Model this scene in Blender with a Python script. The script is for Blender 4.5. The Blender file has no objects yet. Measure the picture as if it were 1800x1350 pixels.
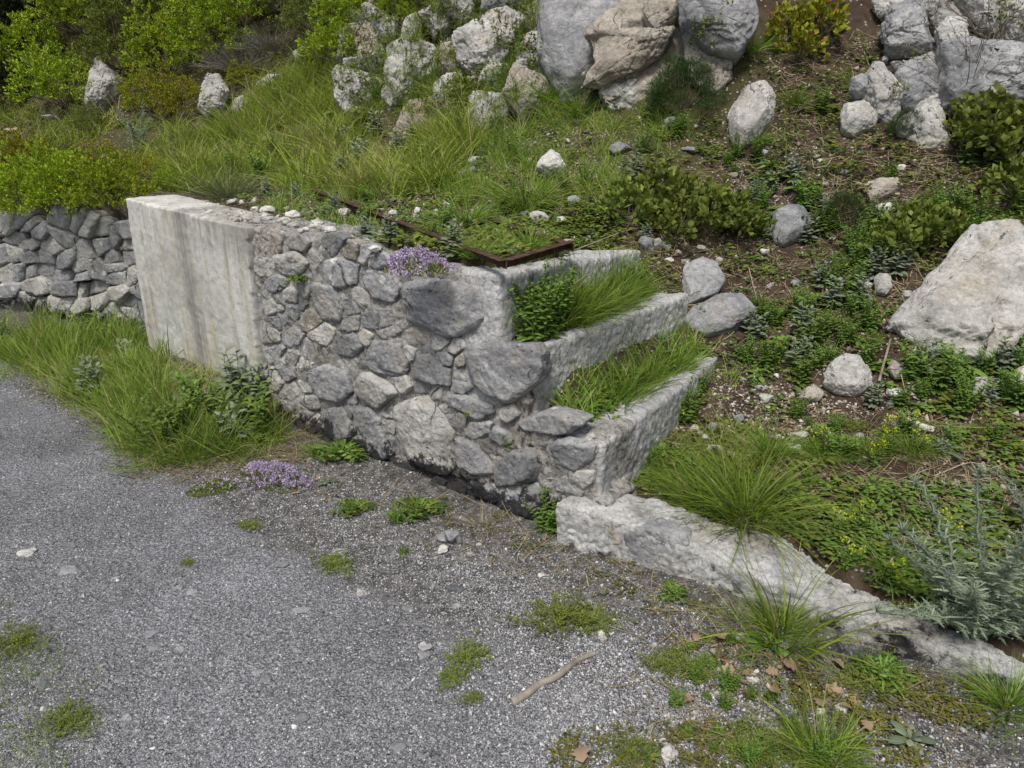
import bpy, bmesh, math, random
import numpy as np
from mathutils import Vector
from mathutils.bvhtree import BVHTree
C = bpy.context.scene.collection
R = math.radians
random.seed(7)
rng = np.random.default_rng(7)

# ------------------------------------------------------------------ camera, sky, sun, exposure
CAM = np.array((0.0, 0.0, 1.5)); PITCH = 20.0; FPX = 1300.0
cd = bpy.data.cameras.new('camera'); cam = bpy.data.objects.new('camera', cd); C.objects.link(cam)
cd.sensor_width = 36; cd.lens = 26; cd.clip_start = .05; cd.clip_end = 300
cam.location = CAM; cam.rotation_euler = (R(90 - PITCH), 0, 0)
bpy.context.scene.camera = cam
SUN_EL, SUN_AZ = 60.0, 196.0          # azimuth: compass style, clockwise from +Y
w = bpy.data.worlds.new('World'); bpy.context.scene.world = w; w.use_nodes = True
nt = w.node_tree; bg = nt.nodes['Background']
sky = nt.nodes.new('ShaderNodeTexSky'); sky.sky_type = 'NISHITA'; sky.sun_disc = False
sky.sun_elevation = R(SUN_EL); sky.sun_rotation = R(SUN_AZ); sky.dust_density = 4.0; sky.ozone_density = 1.0; sky.air_density = 1.0
nt.links.new(sky.outputs[0], bg.inputs[0]); bg.inputs[1].default_value = 0.092
sd = bpy.data.lights.new('sun', 'SUN'); so = bpy.data.objects.new('sun', sd); C.objects.link(so)
sd.energy = 2.8; sd.angle = R(16); sd.color = (1, .955, .88)
sv = Vector((math.sin(R(SUN_AZ)) * math.cos(R(SUN_EL)), math.cos(R(SUN_AZ)) * math.cos(R(SUN_EL)), math.sin(R(SUN_EL))))
so.rotation_euler = sv.to_track_quat('Z', 'Y').to_euler(); so.location = (0, -3, 8)
vs = bpy.context.scene.view_settings
vs.view_transform = 'Standard'; vs.look = 'None'; vs.gamma = 1; vs.use_curve_mapping = False; vs.exposure = 0.2
bpy.context.scene.cycles.max_bounces = 6

# ------------------------------------------------------------------ noise and geometry helpers
def _h(ix, iy, iz, seed):
    with np.errstate(over='ignore'):
        h = (ix.astype(np.uint32) * np.uint32(374761393) + iy.astype(np.uint32) * np.uint32(668265263)
             + iz.astype(np.uint32) * np.uint32(2147483647) + np.uint32(seed * 974634777 % 4294967291))
        h = (h ^ (h >> np.uint32(13))) * np.uint32(1274126177); h ^= h >> np.uint32(16)
        h = h * np.uint32(2246822519); h ^= h >> np.uint32(13)
    return h.astype(np.float64) / 4294967295.0
def vnoise(p, seed=0):
    f = np.floor(p); i = f.astype(np.int64); t = p - f; t = t * t * (3 - 2 * t)
    r = 0
    for dx in (0, 1):
        for dy in (0, 1):
            for dz in (0, 1):
                wgt = (t[..., 0] if dx else 1 - t[..., 0]) * (t[..., 1] if dy else 1 - t[..., 1]) * (t[..., 2] if dz else 1 - t[..., 2])
                r = r + wgt * _h(i[..., 0] + dx, i[..., 1] + dy, i[..., 2] + dz, seed)
    return r * 2 - 1
def fbm(p, scale, octv=4, seed=0, gain=.5, ridged=False):
    a, s, r = 1.0, scale, 0
    for k in range(octv):
        n = vnoise(p * s + 17.3 * k, seed + k)
        r = r + a * ((1 - 2 * np.abs(n)) if ridged else n); a *= gain; s *= 2.03
    return r
def fbm2(x, y, scale, octv=3, seed=0, gain=.5):
    return fbm(np.stack([x, y, np.zeros_like(x)], -1), scale, octv, seed, gain)
def sstep(a, b, x):
    t = np.clip((x - a) / (b - a), 0, 1); return t * t * (3 - 2 * t)

_c, _s = math.cos(R(PITCH)), math.sin(R(PITCH))
def ray(u, v):
    u = np.asarray(u, float); v = np.asarray(v, float)
    a = (v - 675) / FPX
    return np.stack([(u - 900) / FPX, _c - a * _s, -_s - a * _c], -1)
def atz(u, v, z):
    d = ray(u, v); t = (z - CAM[2]) / d[..., 2]
    return CAM + d * np.expand_dims(t, -1)
def atplane(u, v, p, n):
    d = ray(u, v); t = ((p - CAM) @ n) / (d @ n)
    return CAM + d * np.expand_dims(t, -1)
def inpoly(u, v, poly):
    u = np.asarray(u); v = np.asarray(v); ins = np.zeros(u.shape, bool); n = len(poly)
    for i in range(n):
        x1, y1 = poly[i]; x2, y2 = poly[(i + 1) % n]
        c = ((y1 > v) != (y2 > v)) & (u < (x2 - x1) * (v - y1) / ((y2 - y1) or 1e-9) + x1)
        ins ^= c
    return ins

# ------------------------------------------------------------------ the lie of the land
WL = np.array([(7, -3.2), (4, -.55), (1.3, 1.66), (.11, 2.49), (-1.31, 3.6), (-2.34, 4.61), (-2.62, 5.22), (-4.6, 6.15), (-9, 7.9), (-22, 11)], float)
def qdist(x, y):
    best = np.full(x.shape, 1e9); sg = np.ones(x.shape)
    for i in range(len(WL) - 1):
        a, b = WL[i], WL[i + 1]; d = b - a; L2 = d @ d
        t = np.clip(((x - a[0]) * d[0] + (y - a[1]) * d[1]) / L2, 0, 1)
        ex, ey = x - a[0] - t * d[0], y - a[1] - t * d[1]
        ds = ex * ex + ey * ey; side = d[0] * ey - d[1] * ex
        m = ds < best - 1e-9; best = np.where(m, ds, best); sg = np.where(m, np.where(side < 0, 1, -1), sg)
    return np.sqrt(best) * sg
def side(x, y, a, b):   # positive to the right of a->b, in metres
    dx, dy = b[0] - a[0], b[1] - a[1]; L = math.hypot(dx, dy)
    return (dy * (x - a[0]) - dx * (y - a[1])) / L
L1 = ((-.06, 2.62), (.54, 3.50)); L2 = ((.075, 2.53), (.775, 3.40)); L3 = ((.31, 2.33), (.92, 3.24))
def H(x, y, detail=True):
    x = np.asarray(x, float); y = np.asarray(y, float)
    q = qdist(x, y); s = (x - .11) * .788 - (y - 2.49) * .616
    left = np.interp(q, [0, .9, 1.5, 2.2, 2.7, 3.4, 5, 9, 20], [.965, 1.0, 1.14, 1.46, 1.95, 2.9, 4.6, 8, 14])
    right = np.interp(q, [0, .3, 1.1, 1.5, 2.0, 2.8, 3.5, 5, 9, 20], [.08, .16, .38, .58, .95, 1.65, 2.4, 3.9, 7.4, 13])
    right = right - .1 * sstep(1.0, 2.2, s) * sstep(1.2, .2, q)
    b = sstep(-.75, .35, s); up = left * (1 - b) + right * b
    d1, d2 = side(x, y, *L1), side(x, y, *L2); fr_ = sstep(.05, .3, q)
    z = np.where(side(x, y, *L3) > -.06, right, .40 + .17 * fr_ * np.clip(1 - d2 / .16, 0, 1))
    z = np.where(d2 > -.05, z, .68 + .16 * fr_ * np.clip(1 - d1 / .12, 0, 1))
    z = np.where(d1 > -.08, z, np.minimum(left, .975) - .08 * sstep(.2, 1, q) * sstep(-.5, -.1, d1))
    z = np.where(s < -1.0, left, z)
    k = sstep(.95, 1.3, q); z = z * (1 - k) + up * k
    z = np.where(s > 1.0, right, z)
    z = z * sstep(.05, .12, q)
    z = z + .12 * sstep(-3.3, -2.7, s) * sstep(-1.5, -1.95, s) * sstep(-.65, -.08, q) * (q < .1) + .05 * sstep(.3, .7, s) * sstep(-.3, -.02, q) * (q < .06) * sstep(1.25, .9, s)
    if detail:
        hl = sstep(.1, .4, q)
        cl = sstep(2.0, 3.2, q)
        z = z + fbm2(x, y, 22, 3, 3) * .0035 + fbm2(x, y, 1.1, 2, 5) * .008
        z = z + hl * (fbm2(x, y, 2.4, 3, 11) * .03 + fbm2(x, y, 13, 3, 21) * .012)
        z = z + cl * (fbm2(x, y, .9, 3, 31) * .22)
        z = z + sstep(-.45, 0, q) * (1 - hl) * (.02 + .012 * fbm2(x, y, 5, 2, 41))
    return z
# lookup grid for ray marching
GX0, GX1, GY0, GY1, GS = -16, 8, -1, 20, .04
gx = np.arange(GX0, GX1, GS); gy = np.arange(GY0, GY1, GS)
HG = H(*np.meshgrid(gx, gy, indexing='ij'))
def Hq(x, y):
    i = np.clip(((x - GX0) / GS).round().astype(int), 0, len(gx) - 1); j = np.clip(((y - GY0) / GS).round().astype(int), 0, len(gy) - 1)
    return HG[i, j]
def Hl(x, y):
    fx = np.clip((x - GX0) / GS, 0, len(gx) - 2.001); fy = np.clip((y - GY0) / GS, 0, len(gy) - 2.001); i = fx.astype(int); j = fy.astype(int); fx -= i; fy -= j
    return HG[i, j] * (1 - fx) * (1 - fy) + HG[i + 1, j] * fx * (1 - fy) + HG[i, j + 1] * (1 - fx) * fy + HG[i + 1, j + 1] * fx * fy
def hit(u, v):
    """first point of the ground seen through photo pixels u, v"""
    d = ray(u, v); shp = d.shape[:-1]; d = d.reshape(-1, 3); n = len(d)
    t = np.full(n, 1.0); done = np.zeros(n, bool); tt = np.full(n, 14.0)
    act = np.arange(n)
    st = 1.0
    while st < 16 and len(act):
        p = CAM + d[act] * st
        under = p[:, 2] < Hq(p[:, 0], p[:, 1])
        tt[act[under]] = st; act = act[~under]; st *= 1.006
    lo, hi = tt / 1.006, tt.copy()
    for _ in range(9):
        mid = (lo + hi) / 2; p = CAM + d * mid[:, None]; under = p[:, 2] < Hl(p[:, 0], p[:, 1])
        hi = np.where(under, mid, hi); lo = np.where(under, lo, mid)
    p = CAM + d * ((lo + hi) / 2)[:, None]
    p[:, 2] = H(p[:, 0], p[:, 1])
    return p.reshape(shp + (3,))
def hit1(u, v): return hit(np.array([u], float), np.array([v], float))[0]
def hnormal(x, y):
    e = .05
    nx = -(Hq(x + e, y) - Hq(x - e, y)) / (2 * e); ny = -(Hq(x, y + e) - Hq(x, y - e)) / (2 * e)
    n = np.stack([nx, ny, np.ones_like(nx)], -1); return n / np.linalg.norm(n, axis=-1, keepdims=True)

# ------------------------------------------------------------------ materials
class M:
    def __init__(s, name, rough=.9, spec=.2):
        s.m = bpy.data.materials.new(name); s.m.use_nodes = True; s.t = s.m.node_tree
        s.b = s.t.nodes['Principled BSDF']; s.o = s.t.nodes['Material Output']
        s.b.inputs['Roughness'].default_value = rough; s.b.inputs['Specular IOR Level'].default_value = spec
    def n(s, typ, **k):
        nd = s.t.nodes.new('ShaderNode' + typ); return nd
    def link(s, a, b): s.t.links.new(a, b)
    def put(s, sock, v):
        if isinstance(v, bpy.types.NodeSocket): s.link(v, sock)
        elif isinstance(v, (tuple, list)) and len(v) == 3 and sock.type == 'RGBA': sock.default_value = (*v, 1)
        else: sock.default_value = v
    def coords(s, rnd=True, scale=None):
        tc = s.n('TexCoord'); o = tc.outputs['Object']
        if rnd:
            oi = s.n('ObjectInfo'); mm = s.n('VectorMath'); mm.operation = 'MULTIPLY_ADD'
            cx = s.n('CombineXYZ')
            for i, kk in enumerate((37., 91., 53.)):
                q = s.n('Math'); q.operation = 'MULTIPLY'; s.link(oi.outputs['Random'], q.inputs[0]); q.inputs[1].default_value = kk; s.link(q.outputs[0], cx.inputs[i])
            ad = s.n('VectorMath'); ad.operation = 'ADD'; s.link(o, ad.inputs[0]); s.link(cx.outputs[0], ad.inputs[1]); o = ad.outputs[0]
        if scale:
            mp = s.n('Mapping'); s.link(o, mp.inputs[0]); mp.inputs['Scale'].default_value = scale; o = mp.outputs[0]
        return o
    def noise(s, vec, scale, detail=5, rough=.6, dist=0):
        t = s.n('TexNoise'); s.link(vec, t.inputs['Vector']); t.inputs['Scale'].default_value = scale
        t.inputs['Detail'].default_value = detail; t.inputs['Roughness'].default_value = rough; t.inputs['Distortion'].default_value = dist
        return t.outputs['Fac']
    def voro(s, vec, scale, feat='F1', out='Distance', rnd=1):
        t = s.n('TexVoronoi'); t.feature = feat; s.link(vec, t.inputs['Vector']); t.inputs['Scale'].default_value = scale
        t.inputs['Randomness'].default_value = rnd
        return t.outputs[out]
    def rgb0(s, col):
        t = s.n('SeparateColor'); s.link(col, t.inputs[0]); return t.outputs[0]
    def ramp(s, fac, stops, const=False):
        r = s.n('ValToRGB'); s.link(fac, r.inputs[0]); e = r.color_ramp.elements
        if const: r.color_ramp.interpolation = 'CONSTANT'
        while len(e) < len(stops): e.new(.5)
        for i, (p, c) in enumerate(stops):
            e[i].position = p; e[i].color = (*c, 1) if isinstance(c, (tuple, list)) else (c, c, c, 1)
        return r.outputs[0]
    def mix(s, f, a, b, mode='MIX'):
        t = s.n('Mix'); t.data_type = 'RGBA'; t.blend_type = mode
        s.put(t.inputs[0], f); s.put(t.inputs[6], a); s.put(t.inputs[7], b); return t.outputs[2]
    def math(s, op, a, b=0., c=None):
        t = s.n('Math'); t.operation = op; s.put(t.inputs[0], a); s.put(t.inputs[1], b)
        if c is not None: s.put(t.inputs[2], c)
        return t.outputs[0]
    def attr(s, name, out='Fac'):
        t = s.n('Attribute'); t.attribute_name = name; return t.outputs[out]
    def bump(s, h, dist=.01, strength=1., prev=None):
        t = s.n('Bump'); s.link(h, t.inputs['Height']); t.inputs['Distance'].default_value = dist; t.inputs['Strength'].default_value = strength
        if prev: s.link(prev, t.inputs['Normal'])
        return t.outputs[0]
    def done(s, col, normal=None):
        s.put(s.b.inputs['Base Color'], col)
        if normal: s.link(normal, s.b.inputs['Normal'])
        return s.m

def limestone(name, dark, mid, light, warm, warmth=.5, lichen=.5, white=.5, bumpd=.012, stain=False):
    m = M(name); v = m.coords()
    big = m.noise(v, 3.2, 6, .62, .6); fine = m.noise(v, 42, 5, .7)
    col = m.ramp(big, [(.32, dark), (.48, mid), (.66, light)])
    wz = m.ramp(m.noise(v, 2.1, 5, .65, .8), [(.62 - .22 * warmth, 0.), (.78 - .15 * warmth, 1.)])
    col = m.mix(m.math('MULTIPLY', wz, .75), col, warm)
    veins = m.ramp(m.noise(m.coords(scale=(3, 3, 14)), 2.2, 6, .7, 2.2), [(.44, 0.), (.5, 1.), (.56, 0.)])
    col = m.mix(m.math('MULTIPLY', veins, .28), col, tuple(x * .55 for x in dark))
    col = m.mix(m.ramp(fine, [(.3, .55), (.5, 0.)]), col, tuple(x * .5 for x in dark))
    col = m.mix(m.ramp(fine, [(.55, 0.), (.75, .6)]), col, tuple(min(.8, x * 1.25) for x in light))
    lz = m.math('MULTIPLY', m.ramp(m.noise(v, 26, 4, .75, 1.5), [(.60, 0.), (.66, 1.)]), m.ramp(m.noise(v, 4.5, 3, .6), [(.58 - .2 * lichen, 0.), (.72 - .2 * lichen, 1.)]))
    col = m.mix(m.math('MULTIPLY', lz, .9), col, (.035, .033, .03))
    if white:
        sp = m.ramp(m.voro(v, 9), [(.14, 1.), (.19, 0.)]); sel = m.ramp(m.rgb0(m.voro(v, 9, out='Color')), [(1 - .3 * white, 0.), (1 - .28 * white, 1.)])
        col = m.mix(m.math('MULTIPLY', m.math('MULTIPLY', sp, sel), .8), col, (.62, .62, .58))
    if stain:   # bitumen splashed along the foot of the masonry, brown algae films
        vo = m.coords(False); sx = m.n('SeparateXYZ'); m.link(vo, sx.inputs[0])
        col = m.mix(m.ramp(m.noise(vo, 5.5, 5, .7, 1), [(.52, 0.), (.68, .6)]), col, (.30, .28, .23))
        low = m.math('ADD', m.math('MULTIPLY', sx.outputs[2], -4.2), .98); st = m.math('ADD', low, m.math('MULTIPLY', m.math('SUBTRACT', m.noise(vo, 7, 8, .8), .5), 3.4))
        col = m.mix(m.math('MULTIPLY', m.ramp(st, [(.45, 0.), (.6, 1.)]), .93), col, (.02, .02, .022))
    wv = m.n('VectorMath'); wv.operation = 'ADD'; m.link(v, wv.inputs[0]); nz_ = m.n('TexNoise'); m.link(v, nz_.inputs['Vector']); nz_.inputs['Scale'].default_value = 4; sc_ = m.n('VectorMath'); sc_.operation = 'SCALE'; m.link(nz_.outputs['Color'], sc_.inputs[0]); sc_.inputs['Scale'].default_value = .35; m.link(sc_.outputs[0], wv.inputs[1])
    crk = m.math('MULTIPLY', m.ramp(m.voro(wv.outputs[0], 2.2, 'DISTANCE_TO_EDGE'), [(.0, 1.), (.012, 0.)]), m.ramp(m.noise(v, 4, 3), [(.54, 0.), (.62, 1.)]))
    col = m.mix(m.math('MULTIPLY', crk, .75), col, (.04, .035, .03))
    b = m.bump(m.math('SUBTRACT', 1., crk), bumpd * .8); b = m.bump(m.noise(v, 7, 8, .68, .7), bumpd * 2.2, 1, b); b = m.bump(m.noise(v, 60, 5, .7), bumpd * .35, 1, b)
    pit = m.ramp(m.voro(v, 33), [(.1, 0.), (.35, 1.)]); b = m.bump(pit, bumpd * .18, .7, b)
    return m.done(col, b)
ST_BLUE = limestone('limestone_blue_grey', (.19, .195, .205), (.30, .305, .315), (.46, .465, .47), (.38, .34, .28), .2, .35, .3)
ST_PALE = limestone('limestone_pale', (.27, .265, .25), (.44, .435, .41), (.60, .595, .57), (.46, .40, .32), .3, .4, 0)
ST_WHITE = limestone('limestone_white', (.48, .47, .44), (.64, .63, .59), (.74, .73, .7), (.58, .5, .38), .3, .12, 0)
ST_WARM = limestone('limestone_warm', (.2, .18, .155), (.34, .305, .26), (.48, .445, .39), (.40, .31, .22), .5, .5, 0)
ST_DARK = limestone('limestone_dark', (.11, .115, .125), (.19, .195, .21), (.31, .315, .325), (.25, .21, .17), .3, .5, .5)

WALLV = {}
for nm_, d_, m_, l_, w_, wa in (('limestone_blue_grey', (.20, .203, .21), (.31, .315, .325), (.50, .505, .505), (.40, .36, .29), .3), ('limestone_pale', (.29, .285, .27), (.46, .455, .43), (.62, .615, .59), (.48, .42, .33), .35), ('limestone_warm', (.22, .20, .175), (.36, .33, .29), (.5, .47, .42), (.42, .34, .25), .5), ('limestone_dark', (.15, .155, .16), (.25, .255, .262), (.40, .405, .405), (.26, .22, .18), .3)):
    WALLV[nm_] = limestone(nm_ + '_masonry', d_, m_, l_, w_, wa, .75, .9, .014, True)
def mortar(name, base, dark, light, black=.5, stain=1.12):
    m = M(name); v = m.coords(False)
    col = m.ramp(m.noise(v, 9, 6, .7, .5), [(.3, dark), (.5, base), (.7, light)])
    col = m.mix(m.ramp(m.noise(v, 3.1, 4, .6), [(.5, 0.), (.7, .5)]), col, (.36, .3, .22))
    cell = m.rgb0(m.voro(v, 34, out='Color')); d = m.voro(v, 34)
    col = m.mix(m.math('MULTIPLY', m.ramp(cell, [(.72, 0.), (.8, 1.)]), m.ramp(d, [(.3, 1.), (.42, 0.)])), col, (.5, .5, .48))
    col = m.mix(m.ramp(m.noise(v, 70, 4, .75), [(.33, .6), (.5, 0.)]), col, tuple(x * .45 for x in dark))
    col = m.mix(m.ramp(m.noise(v, 130, 3, .7), [(.52, 0.), (.72, .5)]), col, (.6, .6, .57))
    bz = m.math('MULTIPLY', m.ramp(m.noise(v, 17, 6, .75, 1.2), [(.53, 0.), (.59, 1.)]), m.ramp(m.noise(v, 2.7, 4, .6), [(.60 - .25 * black, 0.), (.75 - .25 * black, 1.)]))
    col = m.mix(m.math('MULTIPLY', bz, .85), col, (.03, .027, .022))
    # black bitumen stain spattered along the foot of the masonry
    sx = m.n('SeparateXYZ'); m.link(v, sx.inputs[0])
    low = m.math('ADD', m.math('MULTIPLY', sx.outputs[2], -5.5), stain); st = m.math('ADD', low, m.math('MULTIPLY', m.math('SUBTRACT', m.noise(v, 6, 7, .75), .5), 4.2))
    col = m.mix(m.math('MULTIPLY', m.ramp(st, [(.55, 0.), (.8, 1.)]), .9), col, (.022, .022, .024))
    b = m.bump(m.noise(v, 11, 8, .7, .4), .035); b = m.bump(m.math('SUBTRACT', 1., d), .012, .8, b); b = m.bump(m.noise(v, 120, 4, .7), .004, 1, b)
    return m.done(col, b)
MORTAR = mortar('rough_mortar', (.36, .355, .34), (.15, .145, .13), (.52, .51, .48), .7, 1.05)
LEDGE = mortar('worn_pale_concrete', (.58, .585, .59), (.36, .36, .36), (.68, .68, .67), .1, .15)

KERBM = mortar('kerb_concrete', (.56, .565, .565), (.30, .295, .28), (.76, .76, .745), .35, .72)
def concrete():
    m = M('cast_concrete'); v = m.coords(False); sx = m.n('SeparateXYZ'); m.link(v, sx.inputs[0])
    X, Z = sx.outputs[0], sx.outputs[2]
    col = m.ramp(m.noise(v, 2.6, 6, .6, .4), [(.3, (.42, .42, .39)), (.5, (.56, .56, .525)), (.7, (.64, .635, .60))])
    stv = m.coords(False, (9, 9, .9)); streak = m.noise(stv, 1.6, 6, .7)
    col = m.mix(m.math('MULTIPLY', m.ramp(streak, [(.5, 0.), (.68, 1.)]), m.ramp(m.noise(v, 2.2, 3), [(.4, .2), (.55, .95)])), col, (.27, .265, .24))
    col = m.mix(m.math('MULTIPLY', m.ramp(m.noise(v, 11, 5, .7, .6), [(.52, 0.), (.64, 1.)]), .55), col, (.28, .285, .30))
    col = m.mix(m.math('MULTIPLY', m.ramp(m.noise(m.coords(False, (4, 4, .5)), 3.2, 5, .7), [(.50, 0.), (.62, 1.)]), .5), col, (.44, .38, .26))
    # dark seep line running down from a crack near the middle
    wob = m.math('MULTIPLY', m.math('SUBTRACT', m.noise(v, 3.5, 4), .5), .12)
    d = m.math('ABSOLUTE', m.math('SUBTRACT', m.math('ADD', X, wob), .80))
    line = m.math('MULTIPLY', m.ramp(d, [(.0, 1.), (.05, .7), (.13, 0.)]), m.ramp(m.noise(stv, 3, 5, .7), [(.3, .35), (.6, 1.)]))
    col = m.mix(m.math('MULTIPLY', line, .7), col, (.11, .105, .09))
    # weathered grey band below the top rim at the right
    bz = m.math('ADD', m.math('ADD', m.math('MULTIPLY', Z, 3.2), m.math('MULTIPLY', X, .9)), m.math('MULTIPLY', m.math('SUBTRACT', m.noise(stv, 2.5, 5), .5), 2.6))
    col = m.mix(m.math('MULTIPLY', m.ramp(m.math('MULTIPLY', bz, .22), [(.83, 0.), (.95, 1.)]), .6), col, (.2, .195, .175))
    # dirty algae foot
    fz = m.math('ADD', m.math('MULTIPLY', Z, 3.), m.math('MULTIPLY', m.noise(v, 7, 5), 1.4))
    col = m.mix(m.ramp(fz, [(.55, .75), (1.0, 0.)]), col, (.2, .215, .2))
    col = m.mix(m.ramp(m.noise(v, 95, 4, .75), [(.32, .5), (.45, 0.)]), col, (.25, .24, .22))
    b = m.bump(m.noise(v, 5, 6, .6), .01); b = m.bump(m.noise(v, 85, 5, .7), .003, 1, b)
    return m.done(col, b)
CONC = concrete()

def road_mat():
    m = M('worn_asphalt', .85, .25); v = m.coords(False); g = m.attr('gravel')
    def agg(scale, dk, lo, hi):
        vv = m.voro(v, scale, out='Color'); r = m.rgb0(vv); d = m.voro(v, scale)
        c = m.ramp(r, [(.0, lo), (.45, tuple((a + b) / 2 for a, b in zip(lo, hi))), (.85, hi), (.97, (.42, .41, .39))])
        return m.mix(m.ramp(d, [(.38, 0.), (.6, 1.)]), c, dk), d
    a1, d1 = agg(150, (.115, .117, .125), (.19, .195, .21), (.35, .358, .38))
    a2, d2 = agg(70, (.125, .127, .134), (.21, .215, .23), (.38, .388, .41))
    col = m.mix(m.ramp(m.noise(v, 30, 3), [(.48, 0.), (.62, .8)]), a1, a2)
    big = m.noise(v, 1.7, 6, .65)
    col = m.mix(1., col, m.ramp(big, [(.32, (.6, .59, .57)), (.5, (.95, .95, .96)), (.68, (1.3, 1.32, 1.36))]), 'MULTIPLY')
    col = m.mix(m.ramp(m.noise(v, 7, 6, .7, 1), [(.55, 0.), (.72, .5)]), col, (.085, .08, .07))
    soil = m.ramp(m.noise(v, 24, 6, .7), [(.3, (.035, .033, .031)), (.5, (.10, .096, .09)), (.7, (.26, .255, .25))])
    gf = m.ramp(m.math('ADD', g, m.math('MULTIPLY', m.math('SUBTRACT', m.noise(v, 9, 6, .7), .5), .9)), [(.35, 0.), (.65, 1.)])
    col = m.mix(gf, col, soil)
    hgt = m.math('SUBTRACT', 1., d2)
    b = m.bump(hgt, .008); b = m.bump(m.math('SUBTRACT', 1., d1), .004, 1, b); b = m.bump(m.noise(v, 14, 6, .7), .012, 1, b)
    return m.done(col, b)
ROAD = road_mat()
def soil_mat():
    m = M('stony_soil'); v = m.coords(False); g = m.attr('veg')
    col = m.ramp(m.noise(v, 6, 7, .7, .6), [(.3, (.038, .026, .018)), (.5, (.078, .054, .036)), (.68, (.14, .105, .075))])
    vg = m.ramp(m.noise(v, 14, 6, .7), [(.3, (.045, .042, .018)), (.6, (.10, .092, .04)), (.8, (.16, .14, .08))])
    col = m.mix(m.ramp(m.math('ADD', g, m.math('MULTIPLY', m.math('SUBTRACT', m.noise(v, 5, 5), .5), .8)), [(.35, 0.), (.65, 1.)]), col, vg)
    c = m.rgb0(m.voro(v, 55, out='Color')); d = m.voro(v, 55)
    peb = m.math('MULTIPLY', m.ramp(c, [(.80, 0.), (.82, 1.)]), m.ramp(d, [(.3, 1.), (.4, 0.)]))
    col = m.mix(peb, col, m.ramp(m.noise(v, 40), [(.4, (.28, .24, .2)), (.6, (.5, .48, .45))]))
    b = m.bump(m.noise(v, 16, 8, .75), .03); b = m.bump(m.noise(v, 90, 4, .7), .006, 1, b)
    return m.done(col, b)
SOIL = soil_mat()

def leafmat(name, dark, light, straw=(.35, .3, .14), strawp=.06, tip=None, tipk=.5, trans=.3, rough=.55, spec=.25):
    m = M(name, rough, spec)
    t = m.attr('tint'); oi = m.n('ObjectInfo')
    col = m.ramp(t, [(0, dark), (.97 - strawp * 1.0 if strawp else .97, light), (1. - strawp if strawp else .99, straw if strawp else light), (1., straw if strawp else light)])
    if tip: col = m.mix(m.math('MULTIPLY', m.math('POWER', m.attr('tt'), 2.), tipk), col, tip)
    hs = m.n('HueSaturation'); m.link(col, hs.inputs['Color'])
    m.link(m.math('MULTIPLY_ADD', oi.outputs['Random'], .3, .85), hs.inputs['Value'])
    m.link(m.math('MULTIPLY_ADD', oi.outputs['Random'], .02, .49), hs.inputs['Hue'])
    col = hs.outputs[0]
    m.put(m.b.inputs['Base Color'], col)
    tr = m.n('BsdfTranslucent'); m.put(tr.inputs[0], m.mix(.35, col, (.22, .3, .03))); mx = m.n('MixShader'); mx.inputs[0].default_value = trans
    m.link(m.b.outputs[0], mx.inputs[1]); m.link(tr.outputs[0], mx.inputs[2]); m.link(mx.outputs[0], m.o.inputs[0])
    return m.m
G_FRESH = leafmat('fresh_grass', (.04, .095, .012), (.26, .40, .045), (.42, .36, .18), .08, (.26, .33, .08), .4)
G_SLOPE = leafmat('slope_grass', (.07, .13, .012), (.36, .49, .05), (.42, .36, .18), .1, (.30, .30, .10), .5)
G_BLUE = leafmat('fine_blue_grass', (.08, .11, .045), (.24, .29, .13), (.3, .28, .16), .05)
G_DRY = leafmat('dry_grass', (.15, .12, .06), (.42, .36, .22), trans=.1)
LF_MID = leafmat('mid_green_leaf', (.05, .105, .022), (.21, .33, .06), (.25, .24, .06), .04)
LF_LIME = leafmat('lime_leaf', (.11, .18, .012), (.44, .57, .035), (.34, .2, .03), .10)
LF_ORANGE = leafmat('orange_green_leaf', (.14, .15, .015), (.38, .42, .03), (.30, .13, .03), .22)
LF_OLIVE = leafmat('olive_leaf', (.065, .10, .02), (.25, .30, .055), (.23, .2, .05), .06)
LF_SHADE = leafmat('shade_dark_leaf', (.008, .014, .006), (.032, .045, .014), strawp=0, trans=.1)  # near-black: the shade of the upper left hollow painted into the leaf colour
LF_NEEDLE = leafmat('dark_fine_leaf', (.02, .045, .012), (.06, .11, .03), strawp=0, trans=.15)
LF_SAGE = leafmat('grey_green_leaf', (.10, .13, .085), (.24, .28, .19), strawp=0, trans=.15, rough=.8)
LF_SPURGE = leafmat('blue_green_leaf', (.06, .11, .06), (.17, .25, .14), (.3, .1, .06), .02, trans=.2)
LF_THISTLE = leafmat('thistle_leaf', (.13, .18, .125), (.36, .42, .31), strawp=0, trans=.1, rough=.8)
LF_GREY = leafmat('grey_brown_leaf', (.10, .09, .08), (.26, .24, .22), strawp=0, trans=.1)
LF_DEAD = leafmat('dead_oak_leaf', (.15, .095, .06), (.36, .26, .175), (.55, .42, .28), .2, trans=.1)
FL_PURPLE = leafmat('thyme_flower', (.30, .20, .42), (.62, .50, .72), (.7, .62, .74), .2, trans=.2)
FL_YELLOW = leafmat('yellow_flower', (.5, .45, .01), (.7, .62, .02), strawp=0, trans=.2)
FL_LIME = leafmat('lime_flower', (.35, .42, .01), (.55, .6, .03), strawp=0, trans=.2)
FL_WHITE = leafmat('white_flower', (.55, .55, .45), (.75, .75, .68), strawp=0, trans=.2)
MOSS = leafmat('moss', (.035, .04, .008), (.16, .15, .03), (.2, .13, .04), .1, trans=.1)
def simple(name, stops, scale, bd=.003, rough=.85, sc=None, tint=False):
    m = M(name, rough); v = m.coords(True, sc); col = m.ramp(m.noise(v, scale, 6, .7), stops)
    return m.done(col, m.bump(m.noise(v, scale * 2.5, 5, .7), bd))
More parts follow.
